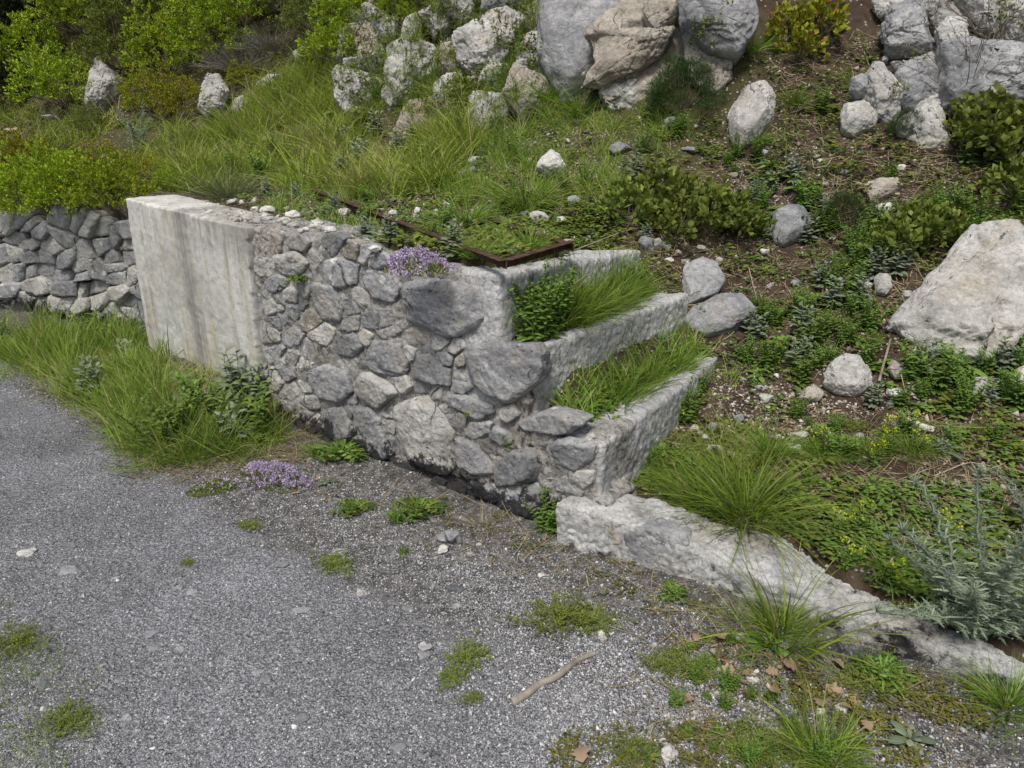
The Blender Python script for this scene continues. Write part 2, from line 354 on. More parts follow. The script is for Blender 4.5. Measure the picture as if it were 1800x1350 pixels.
RUST = simple('rust', [(.3, (.035, .02, .015)), (.5, (.075, .04, .028)), (.7, (.14, .09, .065))], 30)
WOOD = simple('weathered_wood', [(.3, (.12, .10, .08)), (.5, (.23, .2, .165)), (.7, (.36, .33, .29))], 14, .004, sc=(1, 1, 1))
TWIG = simple('twig_bark', [(.3, (.08, .06, .045)), (.7, (.24, .2, .16))], 20)
ROOT = simple('pale_root', [(.3, (.25, .2, .15)), (.7, (.5, .45, .38))], 20)
def pebm(name, stops):
    m = M(name); v = m.coords(False); c = m.ramp(m.attr('tint'), stops)
    c = m.mix(m.ramp(m.noise(v, 260, 3, .7), [(.35, .4), (.5, 0.)]), c, (.1, .1, .1)); return m.done(c)
PEB = pebm('gravel_stone', [(0, (.11, .112, .118)), (.35, (.20, .205, .217)), (.75, (.33, .338, .355)), (.94, (.5, .505, .51)), (1, (.72, .715, .70))])
PEBW = pebm('soil_stone', [(0, (.11, .085, .065)), (.35, (.26, .21, .16)), (.7, (.42, .37, .3)), (1, (.62, .6, .56))])

# ------------------------------------------------------------------ object helpers
def tag(o, label=None, cat=None, group=None, kind=None):
    if label: o['label'] = label
    if cat: o['category'] = cat
    if group: o['group'] = group
    if kind: o['kind'] = kind
    return o
def empty(name, loc, rz=0):
    o = bpy.data.objects.new(name, None); C.objects.link(o); o.location = loc; o.rotation_euler = (0, 0, rz); return o
def link(name, me, mat, parent=None, loc=(0, 0, 0)):
    o = bpy.data.objects.new(name, me); C.objects.link(o); o.location = loc
    if mat is not None and not me.materials: me.materials.append(mat)
    if parent: o.parent = parent
    return o
def npmesh(name, V, F, attrs=None, smooth=False):
    """F: list of int arrays (n,k)"""
    me = bpy.data.meshes.new(name); me.vertices.add(len(V)); me.vertices.foreach_set('co', np.ascontiguousarray(V, np.float32).ravel())
    F = [f for f in F if len(f)]
    loops = np.concatenate([f.ravel() for f in F]); tot = np.concatenate([np.full(len(f), f.shape[1]) for f in F])
    st = np.concatenate([[0], np.cumsum(tot)[:-1]])
    me.loops.add(len(loops)); me.loops.foreach_set('vertex_index', loops.astype(np.int32))
    me.polygons.add(len(tot)); me.polygons.foreach_set('loop_start', st.astype(np.int32))
    if smooth: me.polygons.foreach_set('use_smooth', np.ones(len(tot), bool))
    me.update(calc_edges=True)
    for k, a in (attrs or {}).items():
        at = me.attributes.new(k, 'FLOAT', 'POINT'); at.data.foreach_set('value', np.ascontiguousarray(a, np.float32))
    return me
class Geo:
    def __init__(s): s.V = []; s.Q = []; s.T = []; s.ti = []; s.tt = []; s.n = 0
    def add(s, V, Q=None, T=None, ti=None, tt=None):
        if Q is not None: s.Q.append(Q + s.n)
        if T is not None: s.T.append(T + s.n)
        s.V.append(V); s.n += len(V)
        s.ti.append(np.full(len(V), .5) if ti is None else ti); s.tt.append(np.zeros(len(V)) if tt is None else tt)
    def mesh(s, name, smooth=True):
        F = []
        if s.Q: F.append(np.concatenate(s.Q))
        if s.T: F.append(np.concatenate(s.T))
        return npmesh(name, np.concatenate(s.V), F, {'tint': np.concatenate(s.ti), 'tt': np.concatenate(s.tt)}, smooth)
    def strips(s, base, d, L, W, bend=None, segs=3, prof='grass', cols=2, fold=.25, tint=None, side=None):
        """ribbons: base (n,3), unit direction d (n,3), length, width, quadratic bend vector"""
        base = np.asarray(base, float); n = len(base)
        if n == 0: return
        L = np.broadcast_to(L, n); W = np.broadcast_to(W, n)
        if bend is None: bend = np.zeros((n, 3))
        t = np.linspace(0, 1, segs + 1)
        if prof == 'grass': w = np.clip(1 - t, 0, 1) ** .7 * (.75 + .5 * t)
        elif prof == 'leaf': w = np.sin(np.clip(t * .97 + .03, 0, 1) * math.pi) ** .75
        elif prof == 'spoon': w = np.sin(np.clip(t, 0, 1) ** 1.6 * math.pi * .97 + .04) ** .7 * .9 + .1 * (1 - t)
        else: w = np.ones_like(t)
        Cn = base[:, None] + d[:, None] * (L[:, None] * t)[..., None] + bend[:, None] * (t ** 2)[None, :, None]
        if side is None:
            r = rng.normal(size=(n, 3)); side = np.cross(d, r); side /= np.linalg.norm(side, axis=1, keepdims=True) + 1e-9
        ww = (W[:, None] * w)[..., None] * .5
        sd_ = side[:, None]
        if cols == 2: V = np.stack([Cn - sd_ * ww, Cn + sd_ * ww], 2)
        else:
            nm = np.cross(d, side)[:, None]
            V = np.stack([Cn - sd_ * ww, Cn - nm * ww * fold * 2, Cn + sd_ * ww], 2)
        k = cols; m = segs + 1
        V = V.reshape(-1, 3)
        i = (np.arange(n) * m * k)[:, None, None] + (np.arange(segs) * k)[None, :, None] + np.arange(k - 1)[None, None, :]
        Q = np.stack([i, i + 1, i + k + 1, i + k], -1).reshape(-1, 4)
        if tint is None: tint = rng.random(n)
        s.add(V, Q=Q, ti=np.repeat(tint, m * k), tt=np.tile(np.repeat(t, k), n))
    def tube(s, pts, r0, r1, sides=5, tint=.5):
        pts = np.asarray(pts, float); n = len(pts); tan = np.gradient(pts, axis=0); tan /= np.linalg.norm(tan, axis=1, keepdims=True) + 1e-9
        ref = np.array((.31, .17, .93)); a = np.cross(tan, ref); a /= np.linalg.norm(a, axis=1, keepdims=True) + 1e-9; b = np.cross(tan, a)
        r = np.linspace(r0, r1, n)[:, None, None]; ph = np.arange(sides) * 2 * math.pi / sides
        V = pts[:, None] + (a[:, None] * np.cos(ph)[None, :, None] + b[:, None] * np.sin(ph)[None, :, None]) * r
        i = (np.arange(n - 1) * sides)[:, None] + np.arange(sides)[None]; j = (np.arange(n - 1) * sides)[:, None] + (np.arange(sides)[None] + 1) % sides
        Q = np.stack([i, j, j + sides, i + sides], -1).reshape(-1, 4)
        s.add(V.reshape(-1, 3), Q=Q, ti=np.full(n * sides, tint), tt=np.repeat(np.linspace(0, 1, n), sides))
def unit(v): return v / (np.linalg.norm(v, axis=-1, keepdims=True) + 1e-9)

def bm_mesh(bm, name):
    me = bpy.data.meshes.new(name); bm.to_mesh(me); bm.free(); return me
def remesh(me, voxel, smooth=0):
    o = bpy.data.objects.new('tmp', me); C.objects.link(o)
    md = o.modifiers.new('r', 'REMESH'); md.mode = 'VOXEL'; md.voxel_size = voxel
    if smooth:
        s_ = o.modifiers.new('s', 'SMOOTH'); s_.iterations = smooth; s_.factor = .5
    dg = bpy.context.evaluated_depsgraph_get(); ev = o.evaluated_get(dg)
    out = bpy.data.meshes.new_from_object(ev, preserve_all_data_layers=False, depsgraph=dg)
    bpy.data.objects.remove(o); bpy.data.meshes.remove(me)
    return out
def mesh_co(me):
    a = np.empty(len(me.vertices) * 3, np.float32); me.vertices.foreach_get('co', a); return a.reshape(-1, 3).astype(float)
def mesh_no(me):
    a = np.empty(len(me.vertices) * 3, np.float32); me.vertices.foreach_get('normal', a); return a.reshape(-1, 3).astype(float)
def set_co(me, co):
    me.vertices.foreach_set('co', co.astype(np.float32).ravel()); me.update()
def roughen(me, amps, seed=0):
    """amps: (scale, amplitude, ridged)"""
    for sc, am, rd in amps:
        co = mesh_co(me); no = mesh_no(me)
        set_co(me, co + no * (fbm(co + seed * 3.7, sc, 3, seed, .5, rd) * am)[:, None])
    me.polygons.foreach_set('use_smooth', np.ones(len(me.polygons), bool)); me.update()
    return me
def hull(bm, pts):
    vs_ = [bm.verts.new(p) for p in pts]; r = bmesh.ops.convex_hull(bm, input=vs_)
    dead = [g for g in r['geom_interior'] if isinstance(g, bmesh.types.BMVert)]
    dead += [g for g in r['geom_unused'] if isinstance(g, bmesh.types.BMVert)]
    if dead: bmesh.ops.delete(bm, geom=list(set(dead)), context='VERTS')
def chip(me, n, depth, seed):
    co = mesh_co(me); r_ = np.random.default_rng(seed + 7)
    for _ in range(n):
        no = mesh_no(me) if _ % 6 == 0 else no
        i = r_.integers(len(co)); nn = unit(no[i] + r_.normal(0, .2, 3)); d = (co - co[i]) @ nn + depth * r_.uniform(.3, 1.1)
        m = (d > 0) & (d < depth * 1.25); co[m] -= nn * d[m][:, None] * .92
    set_co(me, co); return me
def facetmesh(pts, bev, L, name):
    """crisp faceted solid: hull, narrow worn edges, then cut fine enough to roughen"""
    bm = bmesh.new(); hull(bm, pts)
    bmesh.ops.dissolve_limit(bm, angle_limit=R(9), verts=bm.verts, edges=bm.edges)
    try: bmesh.ops.bevel(bm, geom=list(bm.edges), offset=bev, segments=2, profile=.6, affect='EDGES', clamp_overlap=True)
    except Exception: pass
    for _ in range(9):
        bmesh.ops.triangulate(bm, faces=bm.faces)
        long_ = [e for e in bm.edges if e.calc_length() > L]
        if not long_ or len(bm.faces) > 26000: break
        bmesh.ops.subdivide_edges(bm, edges=long_, cuts=1)
    bmesh.ops.remove_doubles(bm, verts=bm.verts, dist=L * .12)
    bmesh.ops.triangulate(bm, faces=bm.faces); bmesh.ops.recalc_face_normals(bm, faces=bm.faces)
    return bm_mesh(bm, name)
def fracture(me, n, amp, size, seed, sharp=60.):
    """crisp breaks: the surface steps in or out where random planes cross it"""
    r_ = np.random.default_rng(seed + 77); co = mesh_co(me); no = mesh_no(me); c0 = co.mean(0); nz = fbm(co, 2.5 / size, 3, seed + 3) * size * .09; d = np.zeros(len(co))
    for _ in range(n):
        nn = unit(r_.normal(size=3) * np.array((1, 1, 1.5))); off = r_.uniform(-.75, .75) * size; d += r_.choice((-1, 1)) * r_.uniform(.3, 1) * np.tanh(((co - c0) @ nn - off + nz) * sharp / size)
    bed = unit(r_.normal(size=3) * np.array((.5, .5, 1))); h = ((co - c0) @ bed + nz * 1.5) / size * 3.1; d += (h - np.floor(h)) * .9 - .45
    set_co(me, co + no * (d * amp)[:, None]); return me
def localise(me, org):
    set_co(me, mesh_co(me) - np.asarray(org)[None])
_ico = {}
def ico(sub):
    if sub not in _ico:
        bm = bmesh.new(); bmesh.ops.create_icosphere(bm, subdivisions=sub, radius=1); bm.verts.index_update()
        V = np.array([v.co[:] for v in bm.verts]); F = np.array([[v.index for v in f.verts] for f in bm.faces]); bm.free(); _ico[sub] = (V, F)
    return _ico[sub]
def planerock(size, seed, sub=4, npl=14, rough=.05, flat=None):
    """angular stone cut by random planes from a sphere, then weathered"""
    V, F = ico(sub); r = np.random.default_rng(seed); n = unit(r.normal(size=(npl, 3))); d = r.uniform(.62, .95, npl)
    dots = V @ n.T; rr = np.where(dots > .05, d[None] / np.maximum(dots, .05), 9).min(1); rr = np.minimum(rr, 1.1)
    P = V * rr[:, None]
    P = P + V * (fbm(P + seed, 1.7, 4, seed, .55) * rough * 2 + fbm(P + seed, 7, 3, seed + 9, .6, True) * rough * .5)[:, None]
    return P * np.asarray(size)[None], F
def rockmesh(name, size, seed, sub=4, **k):
    P, F = planerock(size, seed, sub, **k); return npmesh(name, P, [F], smooth=True)
def children(o): return [c for c in o.children]
def copy_tree(o, parent=None):
    c = o.copy(); C.objects.link(c); c.parent = parent
    for ch in o.children: copy_tree(ch, c)
    return c
# ------------------------------------------------------------------ ground: one sheet, split into road and hillside
def build_ground():
    rr = np.concatenate([[.05, .5, .8], np.geomspace(1.0, 14, 470), np.geomspace(15, 90, 14)])
    th = np.concatenate([np.linspace(-180, -58, 16)[:-1], np.linspace(-58, -46, 30)[:-1], np.linspace(-46, 46, 760), np.linspace(46, 58, 30)[1:], np.linspace(58, 180, 16)[1:]])
    T, Rr = np.meshgrid(np.radians(th), rr, indexing='ij')
    X = np.sin(T) * Rr; Y = np.cos(T) * Rr; Z = H(X, Y); q = qdist(X, Y)
    nr = len(rr); V = np.stack([X, Y, Z], -1).reshape(-1, 3)
    i = (np.arange(len(th) - 1) * nr)[:, None] + np.arange(nr - 1)[None]
    Q = np.stack([i, i + 1, i + nr + 1, i + nr], -1).reshape(-1, 4)
    qv = q.ravel(); s = ((X - .11) * .788 - (Y - 2.49) * .616).ravel()
    # verge: soil and loose gravel on the road's inner edge, wider to the right
    wv = np.interp(s, [-7, -4.5, -3.3, -2.0, -.8, .3, 1.2, 2.5], [.2, .3, .55, .4, .5, .4, .5, .9])
    gr = sstep(-1, 0, (qv + wv) / .45)
    fq = qv[Q].mean(1); hillf = fq > .03
    for nm, msk, mt in (('road', ~hillf, ROAD), ('hillside', hillf, SOIL)):
        q_ = Q[msk]; used = np.unique(q_); mp = np.full(len(V), -1); mp[used] = np.arange(len(used))
        x, y = V[used, 0], V[used, 1]
        P = vegmask(x, y)
        me = npmesh(nm, V[used], [mp[q_][:, ::-1]], {'gravel': gr[used], 'veg': P}, True)
        tag(link(nm, me, mt), kind='structure')
def vegmask(x, y):
    s = (x - .11) * .788 - (y - 2.49) * .616
    return np.clip(sstep(.6, -1.0, s) * .8 + fbm2(x, y, 1.3, 3, 77) * .35, 0, 1)
build_ground()

# ------------------------------------------------------------------ walls
def P3(p): return Vector((float(p[0]), float(p[1]), float(p[2])))
def prism(bm, top, zb, inset=0.):
    """convex prism from a list of 3-D top points down to z = zb"""
    hull(bm, [P3(p) for p in top] + [Vector((float(p[0]), float(p[1]), zb)) for p in top])
def solid(name, bms, voxel, amps, mat, parent, seed=0, smooth=1, org=(0, 0, 0)):
    me = remesh(bm_mesh(bms, name), voxel, smooth); roughen(me, amps, seed); localise(me, org)
    me.name = name
    return link(name, me, mat, parent)

# masonry: the face runs from the concrete panel down to the kerb
FP, FD, FN = np.array((-1.31, 3.6, 0)), np.array((.788, -.616, 0)), np.array((-.616, -.788, 0))
def face(k, z, out=0.):           # point on the face, k metres from its left end
    return FP + FD * k + np.array((0, 0, z)) + FN * out
def facepx(u, v, out=0.): return atplane(u, v, FP + FN * out, FN)
wall = tag(empty('stepped_stone_wall', (-.5, 3.0, 0)), 'lichen-spotted mortared rubble stone wall whose end steps down in three ledges to the kerb', 'stone wall')
WO = np.array((-.5, 3.0, 0))
def kof(p): return float((np.asarray(p)[:2] - FP[:2]) @ FD[:2])
bm = bmesh.new()
# body as columns of decreasing height; the ledges run back into the bank
def col(k0, k1, z0, z1, dep, zb=-.15, out=-.012):
    a, b_ = face(k0, z0, out), face(k1, z1, out); c, d = face(k1, z1, -dep), face(k0, z0, -dep)
    prism(bm, [a, b_, c, d], zb)
kL1 = kof((-.06, 2.62)); kL2 = kof((.075, 2.53)); kL3 = kof((.31, 2.33))
col(-.06, .9, 1.0, .985, .32); col(.5, kL1 - .15, .985, .948, .5); col(kL1 - .2, kL1 - .005, .95, .94, .25)
col(kL1 - .1, kL2 - .03, .69, .69, .3); col(kL2 - .1, kL3 - .03, .40, .41, .25)
col(kL3 - .1, kL3 + .03, .22, .2, .2)
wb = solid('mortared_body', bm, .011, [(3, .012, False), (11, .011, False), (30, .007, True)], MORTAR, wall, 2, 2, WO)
def ledge(pts, z, zb, seed):
    b = bmesh.new()
    prism(b, [(x, y, z + dz) for x, y, dz in pts], zb)
    return solid('ledge', b, .011, [(2.5, .010, False), (9, .004, False), (24, .0028, True), (60, .003, True)], LEDGE, wall, seed, 2, WO)
ledge([(-.05, 2.63, 0), (-.18, 2.74, 0), (.33, 3.48, -.055), (.62, 3.56, -.07), (.55, 3.49, -.07)], .955, .45, 5)
ledge([(.085, 2.56, 0), (.02, 2.63, 0), (.68, 3.46, .0), (.84, 3.47, 0), (.79, 3.38, 0)], .70, .25, 6)
ledge([(.315, 2.35, -.01), (.17, 2.48, .0), (.76, 3.26, .0), (.95, 3.27, .02), (.93, 3.22, .02)], .425, 0, 7)

def facestone(px, mat, bulge=.03, seed=0, out=.004, lab=None, vox=.0095, parent=None, P0=None, N0=None, org=None, depth=.09):
    P0 = FP if P0 is None else P0; N0 = FN if N0 is None else N0; parent = parent or wall; org = WO if org is None else org
    r = np.random.default_rng(seed + 100); px = np.array(px, float); c = px.mean(0)
    ring = atplane(px[:, 0], px[:, 1], P0 + N0 * out, N0)
    cc = ring.mean(0)
    inner = cc + (ring - cc) * r.uniform(.68, .95, len(ring))[:, None] + N0 * (bulge * .5 * (.8 + .35 * np.cos(np.arange(len(ring)) * 6.283 / len(ring) + seed) + r.uniform(-.15, .15, len(ring))))[:, None]
    back = cc + (ring - cc) * .9 - N0 * depth
    sz_ = float(np.linalg.norm(ring - cc, axis=1).mean()); me = facetmesh([P3(p) for p in np.concatenate([ring, inner, back])], sz_ * .07, max(vox, sz_ / 14), 'stone')
    roughen(me, [(9, .0035, False)], seed); fracture(me, 3, sz_ * .022, sz_, seed, 40); roughen(me, [(26, .0022, True), (75, .0012, False)], seed); localise(me, org)
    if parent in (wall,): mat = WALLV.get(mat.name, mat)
    o = link('stone', me, mat, parent)
    if lab: o['label'] = lab
    return o
Z = lambda L: [(600 + a / 3, 450 + b / 3) for a, b in L]
big = [
 (Z([(330, 150), (440, 128), (640, 140), (735, 190), (748, 330), (690, 385), (600, 425), (560, 432), (500, 380), (345, 345)]), ST_BLUE, .04, 'large flat blue-grey block under the top ledge'),
 (Z([(655, 462), (800, 455), (1010, 462), (1060, 520), (1040, 640), (985, 700), (885, 768), (800, 762), (745, 700), (678, 640)]), ST_BLUE, .05, 'broad square grey block under the middle ledge'),
 (Z([(165, 485), (230, 450), (300, 468), (348, 560), (332, 622), (240, 605), (180, 560)]), ST_BLUE, .03, None),
 (Z([(395, 525), (480, 540), (575, 600), (580, 690), (480, 672), (380, 640)]), ST_DARK, .03, None),
 (Z([(75, 660), (100, 615), (150, 612), (240, 660), (300, 720), (262, 765), (200, 812), (120, 780), (70, 730)]), ST_PALE, .05, 'pale rounded stone with a pinkish end'),
 (Z([(78, 792), (160, 800), (212, 860), (202, 960), (110, 955), (68, 880)]), ST_BLUE, .04, None),
 (Z([(285, 790), (370, 745), (455, 732), (510, 800), (590, 920), (607, 1100), (560, 1162), (480, 1152), (350, 1085), (298, 950)]), ST_PALE, .055, 'tall pale slab with fine dark cracks'),
 (Z([(555, 722), (640, 730), (790, 792), (800, 832), (725, 872), (660, 830), (590, 800)]), ST_BLUE, .03, None),
 (Z([(596, 955), (690, 978), (790, 1085), (806, 1152), (700, 1165), (612, 1110)]), ST_BLUE, .035, None),
 (Z([(802, 1180), (835, 1080), (900, 1022), (1022, 1008), (1052, 1100), (1030, 1172), (930, 1212), (820, 1222)]), ST_DARK, .06, 'faceted dark grey stone jutting from the foot of the wall'),
 (Z([(935, 880), (1060, 820), (1150, 832), (1282, 880), (1262, 905), (1180, 942), (1060, 905), (960, 912)]), ST_BLUE, .03, None),
 (Z([(1088, 990), (1200, 955), (1335, 1000), (1325, 1070), (1232, 1142), (1120, 1105)]), ST_BLUE, .025, None),
 (Z([(680, 1190), (770, 1200), (852, 1282), (800, 1302), (700, 1265)]), ST_BLUE, .03, None),
 (Z([(805, 900), (880, 930), (905, 985), (840, 1000), (780, 950)]), ST_DARK, .02, None),
 (Z([(840, 800), (900, 780), (930, 840), (880, 880), (830, 850)]), ST_PALE, .02, None),
 (Z([(270, 640), (340, 630), (370, 690), (330, 730), (290, 700)]), ST_PALE, .02, None),
 ([(535, 657), (575, 640), (612, 655), (622, 690), (600, 710), (560, 700)], ST_BLUE, .035, None),
 ([(497, 512), (513, 502), (524, 513), (520, 532), (500, 530)], ST_PALE, .015, None),
 ([(550, 495), (590, 505), (603, 540), (596, 566), (567, 563), (547, 530)], ST_BLUE, .025, None),
 ([(570, 460), (600, 453), (632, 465), (626, 500), (590, 505)], ST_BLUE, .025, None),
 ([(642, 474), (690, 475), (706, 505), (690, 533), (655, 525), (638, 495)], ST_BLUE, .02, None),
 ([(566, 722), (600, 715), (622, 758), (604, 782), (572, 765)], ST_DARK, .025, None),
 ([(592, 592), (620, 585), (637, 610), (615, 632), (592, 622)], ST_BLUE, .02, None),
 ([(482, 452), (520, 442), (542, 462), (522, 488), (490, 482)], ST_PALE, .02, None),
 ([(640, 640), (655, 600), (688, 598), (715, 650), (700, 662), (660, 655)], ST_BLUE, .02, None),
 ([(640, 735), (668, 745), (690, 800), (668, 815), (640, 790)], ST_DARK, .03, None),
 ([(860, 850), (905, 860), (945, 850), (985, 880), (930, 915), (880, 905)], ST_BLUE, .03, None),
 ([(845, 622), (868, 612), (872, 640), (850, 650)], ST_WARM, .01, None),
]
occ = []
for i, (px, mt, bg_, lab) in enumerate(big):
    facestone(px, mt, bg_, i, lab=lab); occ.append(px)
# smaller fitted stones between the big ones
def cells(region, n, rad, seed, blocks=(), gap=2.2, asp=.85, vary=0.):
    """closely fitted irregular polygons filling a region"""
    r = random.Random(seed); ob_ = []
    for o in blocks:
        for i in range(len(o)):
            (x1, y1), (x2, y2) = o[i], o[(i + 1) % len(o)]; m_ = max(1, int(math.hypot(x2 - x1, y2 - y1) / 6))
            ob_ += [(x1 + (x2 - x1) * k / m_, y1 + (y2 - y1) * k / m_) for k in range(m_)]
    xs, ys = [p[0] for p in region], [p[1] for p in region]; S = []; t = 0
    while len(S) < n and t < 20000:
        t += 1; u, v = r.uniform(min(xs), max(xs)), r.uniform(min(ys), max(ys)); dm = rad * (1.25 if t < 9000 else .95 if t < 14000 else .75) * r.uniform(1 - vary, 1 + vary * .4)
        if not inpoly(u, v, region) or any(inpoly(u, v, o) for o in blocks): continue
        if any(math.hypot(u - a_, v - b_) < dm for a_, b_ in S) or any(math.hypot(u - a_, v - b_) < rad * .38 for a_, b_ in ob_): continue
        S.append((u, v))
    out = []
    for (u, v) in S:
        poly = [(u + rad * 1.25 * math.cos(k * .6283 + .3), v + rad * 1.25 * asp * math.sin(k * .6283 + .3)) for k in range(10)]
        hp = [((a_ - u) / 2, (b_ - v) / 2, gap) for a_, b_ in S if (a_, b_) != (u, v) and math.hypot(a_ - u, b_ - v) < rad * 3.2]
        hp += [(a_ - u, b_ - v, gap) for a_, b_ in ob_ if math.hypot(a_ - u, b_ - v) < rad * 1.4]
        for hx, hy, g_ in hp:
            L_ = math.hypot(hx, hy); nx, ny = hx / L_, hy / L_; D_ = L_ - g_; new = []
            for i in range(len(poly)):
                p, q = poly[i], poly[(i + 1) % len(poly)]; dp = (p[0] - u) * nx + (p[1] - v) * ny - D_; dq = (q[0] - u) * nx + (q[1] - v) * ny - D_
                if dp <= 0: new.append(p)
                if dp * dq < 0: k = dp / (dp - dq); new.append((p[0] + (q[0] - p[0]) * k, p[1] + (q[1] - p[1]) * k))
            poly = new
            if len(poly) < 3: break
        if len(poly) >= 3:
            A_ = abs(sum(poly[i][0] * poly[(i + 1) % len(poly)][1] - poly[(i + 1) % len(poly)][0] * poly[i][1] for i in range(len(poly)))) / 2
            if A_ > rad * rad * .35: out.append([(x_ + r.uniform(-1, 1) * rad * .11, y_ + r.uniform(-1, 1) * rad * .11) for x_, y_ in poly])
    return out
r = random.Random(5)
REG = [(468, 432), (560, 418), (700, 470), (720, 492), (705, 580), (830, 600), (825, 690), (900, 770), (1030, 800), (1040, 850), (975, 905), (900, 912), (800, 868), (690, 822), (560, 770), (472, 735)]
for k, poly in enumerate(cells(REG, 66, 21, 4, occ, 2.8, .85, .35)):
    facestone(poly, r.choice([ST_BLUE, ST_BLUE, ST_PALE, ST_PALE, ST_PALE, ST_WARM, ST_DARK]), r.uniform(.004, .016), 300 + k, out=r.uniform(-.012, .004), vox=.0085, depth=.05)

# cast concrete panel left of the masonry
cw = tag(empty('concrete_wall', (-1.9, 4.3, 0)), 'smooth pale concrete wall panel with a dark vertical seep stain, beside the rubble wall', 'concrete wall')
cA, cB = np.array((-2.34, 4.61)), np.array((-1.305, 3.62)); cdv = (cB - cA) / np.linalg.norm(cB - cA); cn = np.array((-(-cdv[1]), -cdv[0])); cn = np.array((cdv[1], -cdv[0]))
if cn @ np.array((-1, -1)) < 0: cn = -cn
def cpt(t, o, z): p = cA + cdv * t + cn * o; return (p[0], p[1], z)
LEN = float(np.linalg.norm(cB - cA))
b = bmesh.new(); vv = [b.verts.new(c) for c in [(.03, 0, -.2), (LEN, 0, -.2), (LEN, .3, -.2), (0, .3, -.2), (.08, 0, 1.03), (LEN + .11, 0, 1.0), (LEN + .11, .3, 1.0), (.08, .3, 1.03)]]
bmesh.ops.convex_hull(b, input=vv)
me = remesh(bm_mesh(b, 'panel'), .0125, 0); roughen(me, [(1.6, .006, False), (30, .0022, True)], 3); me.name = 'panel'
slab = link('panel', me, CONC, cw)
cw.location = cpt(0, .035, 0); cw.rotation_euler = (0, 0, math.atan2(cdv[1], cdv[0]))

# dry stone wall going off to the left, stones stacked without mortar
dry = tag(empty('dry_stone_wall', (-4, 5.9, 0)), 'long dry-stacked grey rubble wall at the far left, shrubs spilling over its top', 'stone wall')
dpath = [np.array(p) for p in ((-2.45, 4.95), (-2.66, 5.22), (-4.6, 6.12), (-9, 7.85))]
dlen = [np.linalg.norm(dpath[i + 1] - dpath[i]) for i in range(3)]
def dpt(t):
    for i in range(3):
        if t <= dlen[i] or i == 2:
            d = (dpath[i + 1] - dpath[i]) / dlen[i]; return dpath[i] + d * t, d
        t -= dlen[i]
b = bmesh.new()
for i in range(3):
    d = (dpath[i + 1] - dpath[i]) / dlen[i]; n_ = np.array((-d[1], d[0])); n_ = n_ if n_[1] > 0 else -n_
    a0, a1 = dpath[i] - d * .1, dpath[i + 1] + d * .1
    prism(b, [(*(a0 + n_ * .06), .93), (*(a1 + n_ * .06), .93), (*(a1 + n_ * .4), .95), (*(a0 + n_ * .4), .95)], -.1)
DO = np.array((-4, 5.9, 0))
EARTH = simple('dark_joint_earth', [(.3, (.04, .035, .028)), (.55, (.12, .105, .085)), (.75, (.26, .25, .22))], 12, .01)
solid('rubble_core', b, .03, [(4, .03, False), (14, .02, True)], EARTH, dry, 8, 1, DO)
rows = [.17, .16, .15, .14, .15, .13]; r = random.Random(11)
dd_ = (dpath[2] - dpath[1]) / dlen[1]; DN = np.array((dd_[1], -dd_[0], 0)); DN = DN if DN[1] < 0 else -DN; DP = np.array((*dpath[1], 0.))
for k, poly in enumerate(cells([(-110, 400), (0, 385), (110, 378), (245, 395), (268, 640), (150, 600), (0, 575), (-110, 560)], 98, 25, 8, (), .4, .9, .8)):
    facestone(poly, WALLV[r.choice(['limestone_blue_grey', 'limestone_blue_grey', 'limestone_pale', 'limestone_pale', 'limestone_pale'])], r.uniform(.015, .08), 700 + k, out=r.uniform(-.01, .045), vox=.016, depth=.14, parent=dry, P0=DP, N0=DN, org=DO)
# the rest of the long wall, past the frame's edge
P_, F_, off = [], [], 0
z = .02
for rh in rows:
    t = 3.6
    while t < 7:
        wdt = r.uniform(.16, .3); p, d = dpt(t); P, F = planerock((wdt * .59, .13, rh * .62), int(t * 1000), 2, npl=11)
        a = math.atan2(d[1], d[0]); ca, sa = math.cos(a), math.sin(a); P = np.stack([P[:, 0] * ca - P[:, 1] * sa, P[:, 0] * sa + P[:, 1] * ca, P[:, 2]], -1)
        P_.append(P + np.array((p[0], p[1] + .07, z + rh / 2)) - DO); F_.append(F + off); off += len(P); t += wdt * .95
    z += rh
ws = link('distant_stones', npmesh('distant_stones', np.concatenate(P_), [np.concatenate(F_)], smooth=True), ST_BLUE, dry); ws['kind'] = 'stuff'
for o in dry.children: o.location = (0, 0, 0)

# low kerb wall on the right
kerb = tag(empty('low_kerb_wall', (.7, 1.9, 0)), 'low broken concrete kerb wall running down to the lower right from the stone wall', 'kerb wall')
KO = np.array((.7, 1.9, 0))
fr = [((980, 884), .185), ((1130, 932), .175), ((1215, 968), .165), ((1300, 1002), .15), ((1400, 1040), .13), ((1500, 1080), .10), ((1680, 1150), .065), ((1900, 1225), .05)]
bk = [((1050, 858), .19), ((1160, 880), .19), ((1250, 918), .17), ((1330, 935), .15), ((1430, 962), .13), ((1550, 1035), .10), ((1700, 1105), .065), ((1900, 1170), .05)]
b = bmesh.new(); jr = random.Random(3)
fr3 = [atz(*p, z_) for p, z_ in fr]; bk3 = [atz(*p, z_) for p, z_ in bk]
for i in range(len(fr) - 1):
    prism(b, [fr3[i], fr3[i + 1], bk3[i + 1], bk3[i]], -.12)
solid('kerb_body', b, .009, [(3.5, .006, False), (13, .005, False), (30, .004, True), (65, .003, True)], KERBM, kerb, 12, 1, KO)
kn = unit(np.cross(fr3[4] - fr3[0], np.array((0, 0, 1.)))); kn = kn if kn[1] < 0 else -kn; kn[2] = 0; kn = unit(kn)
facestone([(1098, 935), (1140, 925), (1205, 945), (1228, 1008), (1182, 1026), (1150, 1005), (1102, 985)], ST_BLUE, .02, 41, lab='smooth bluish stone set in the kerb face', parent=kerb, P0=fr3[1], N0=kn, org=KO)
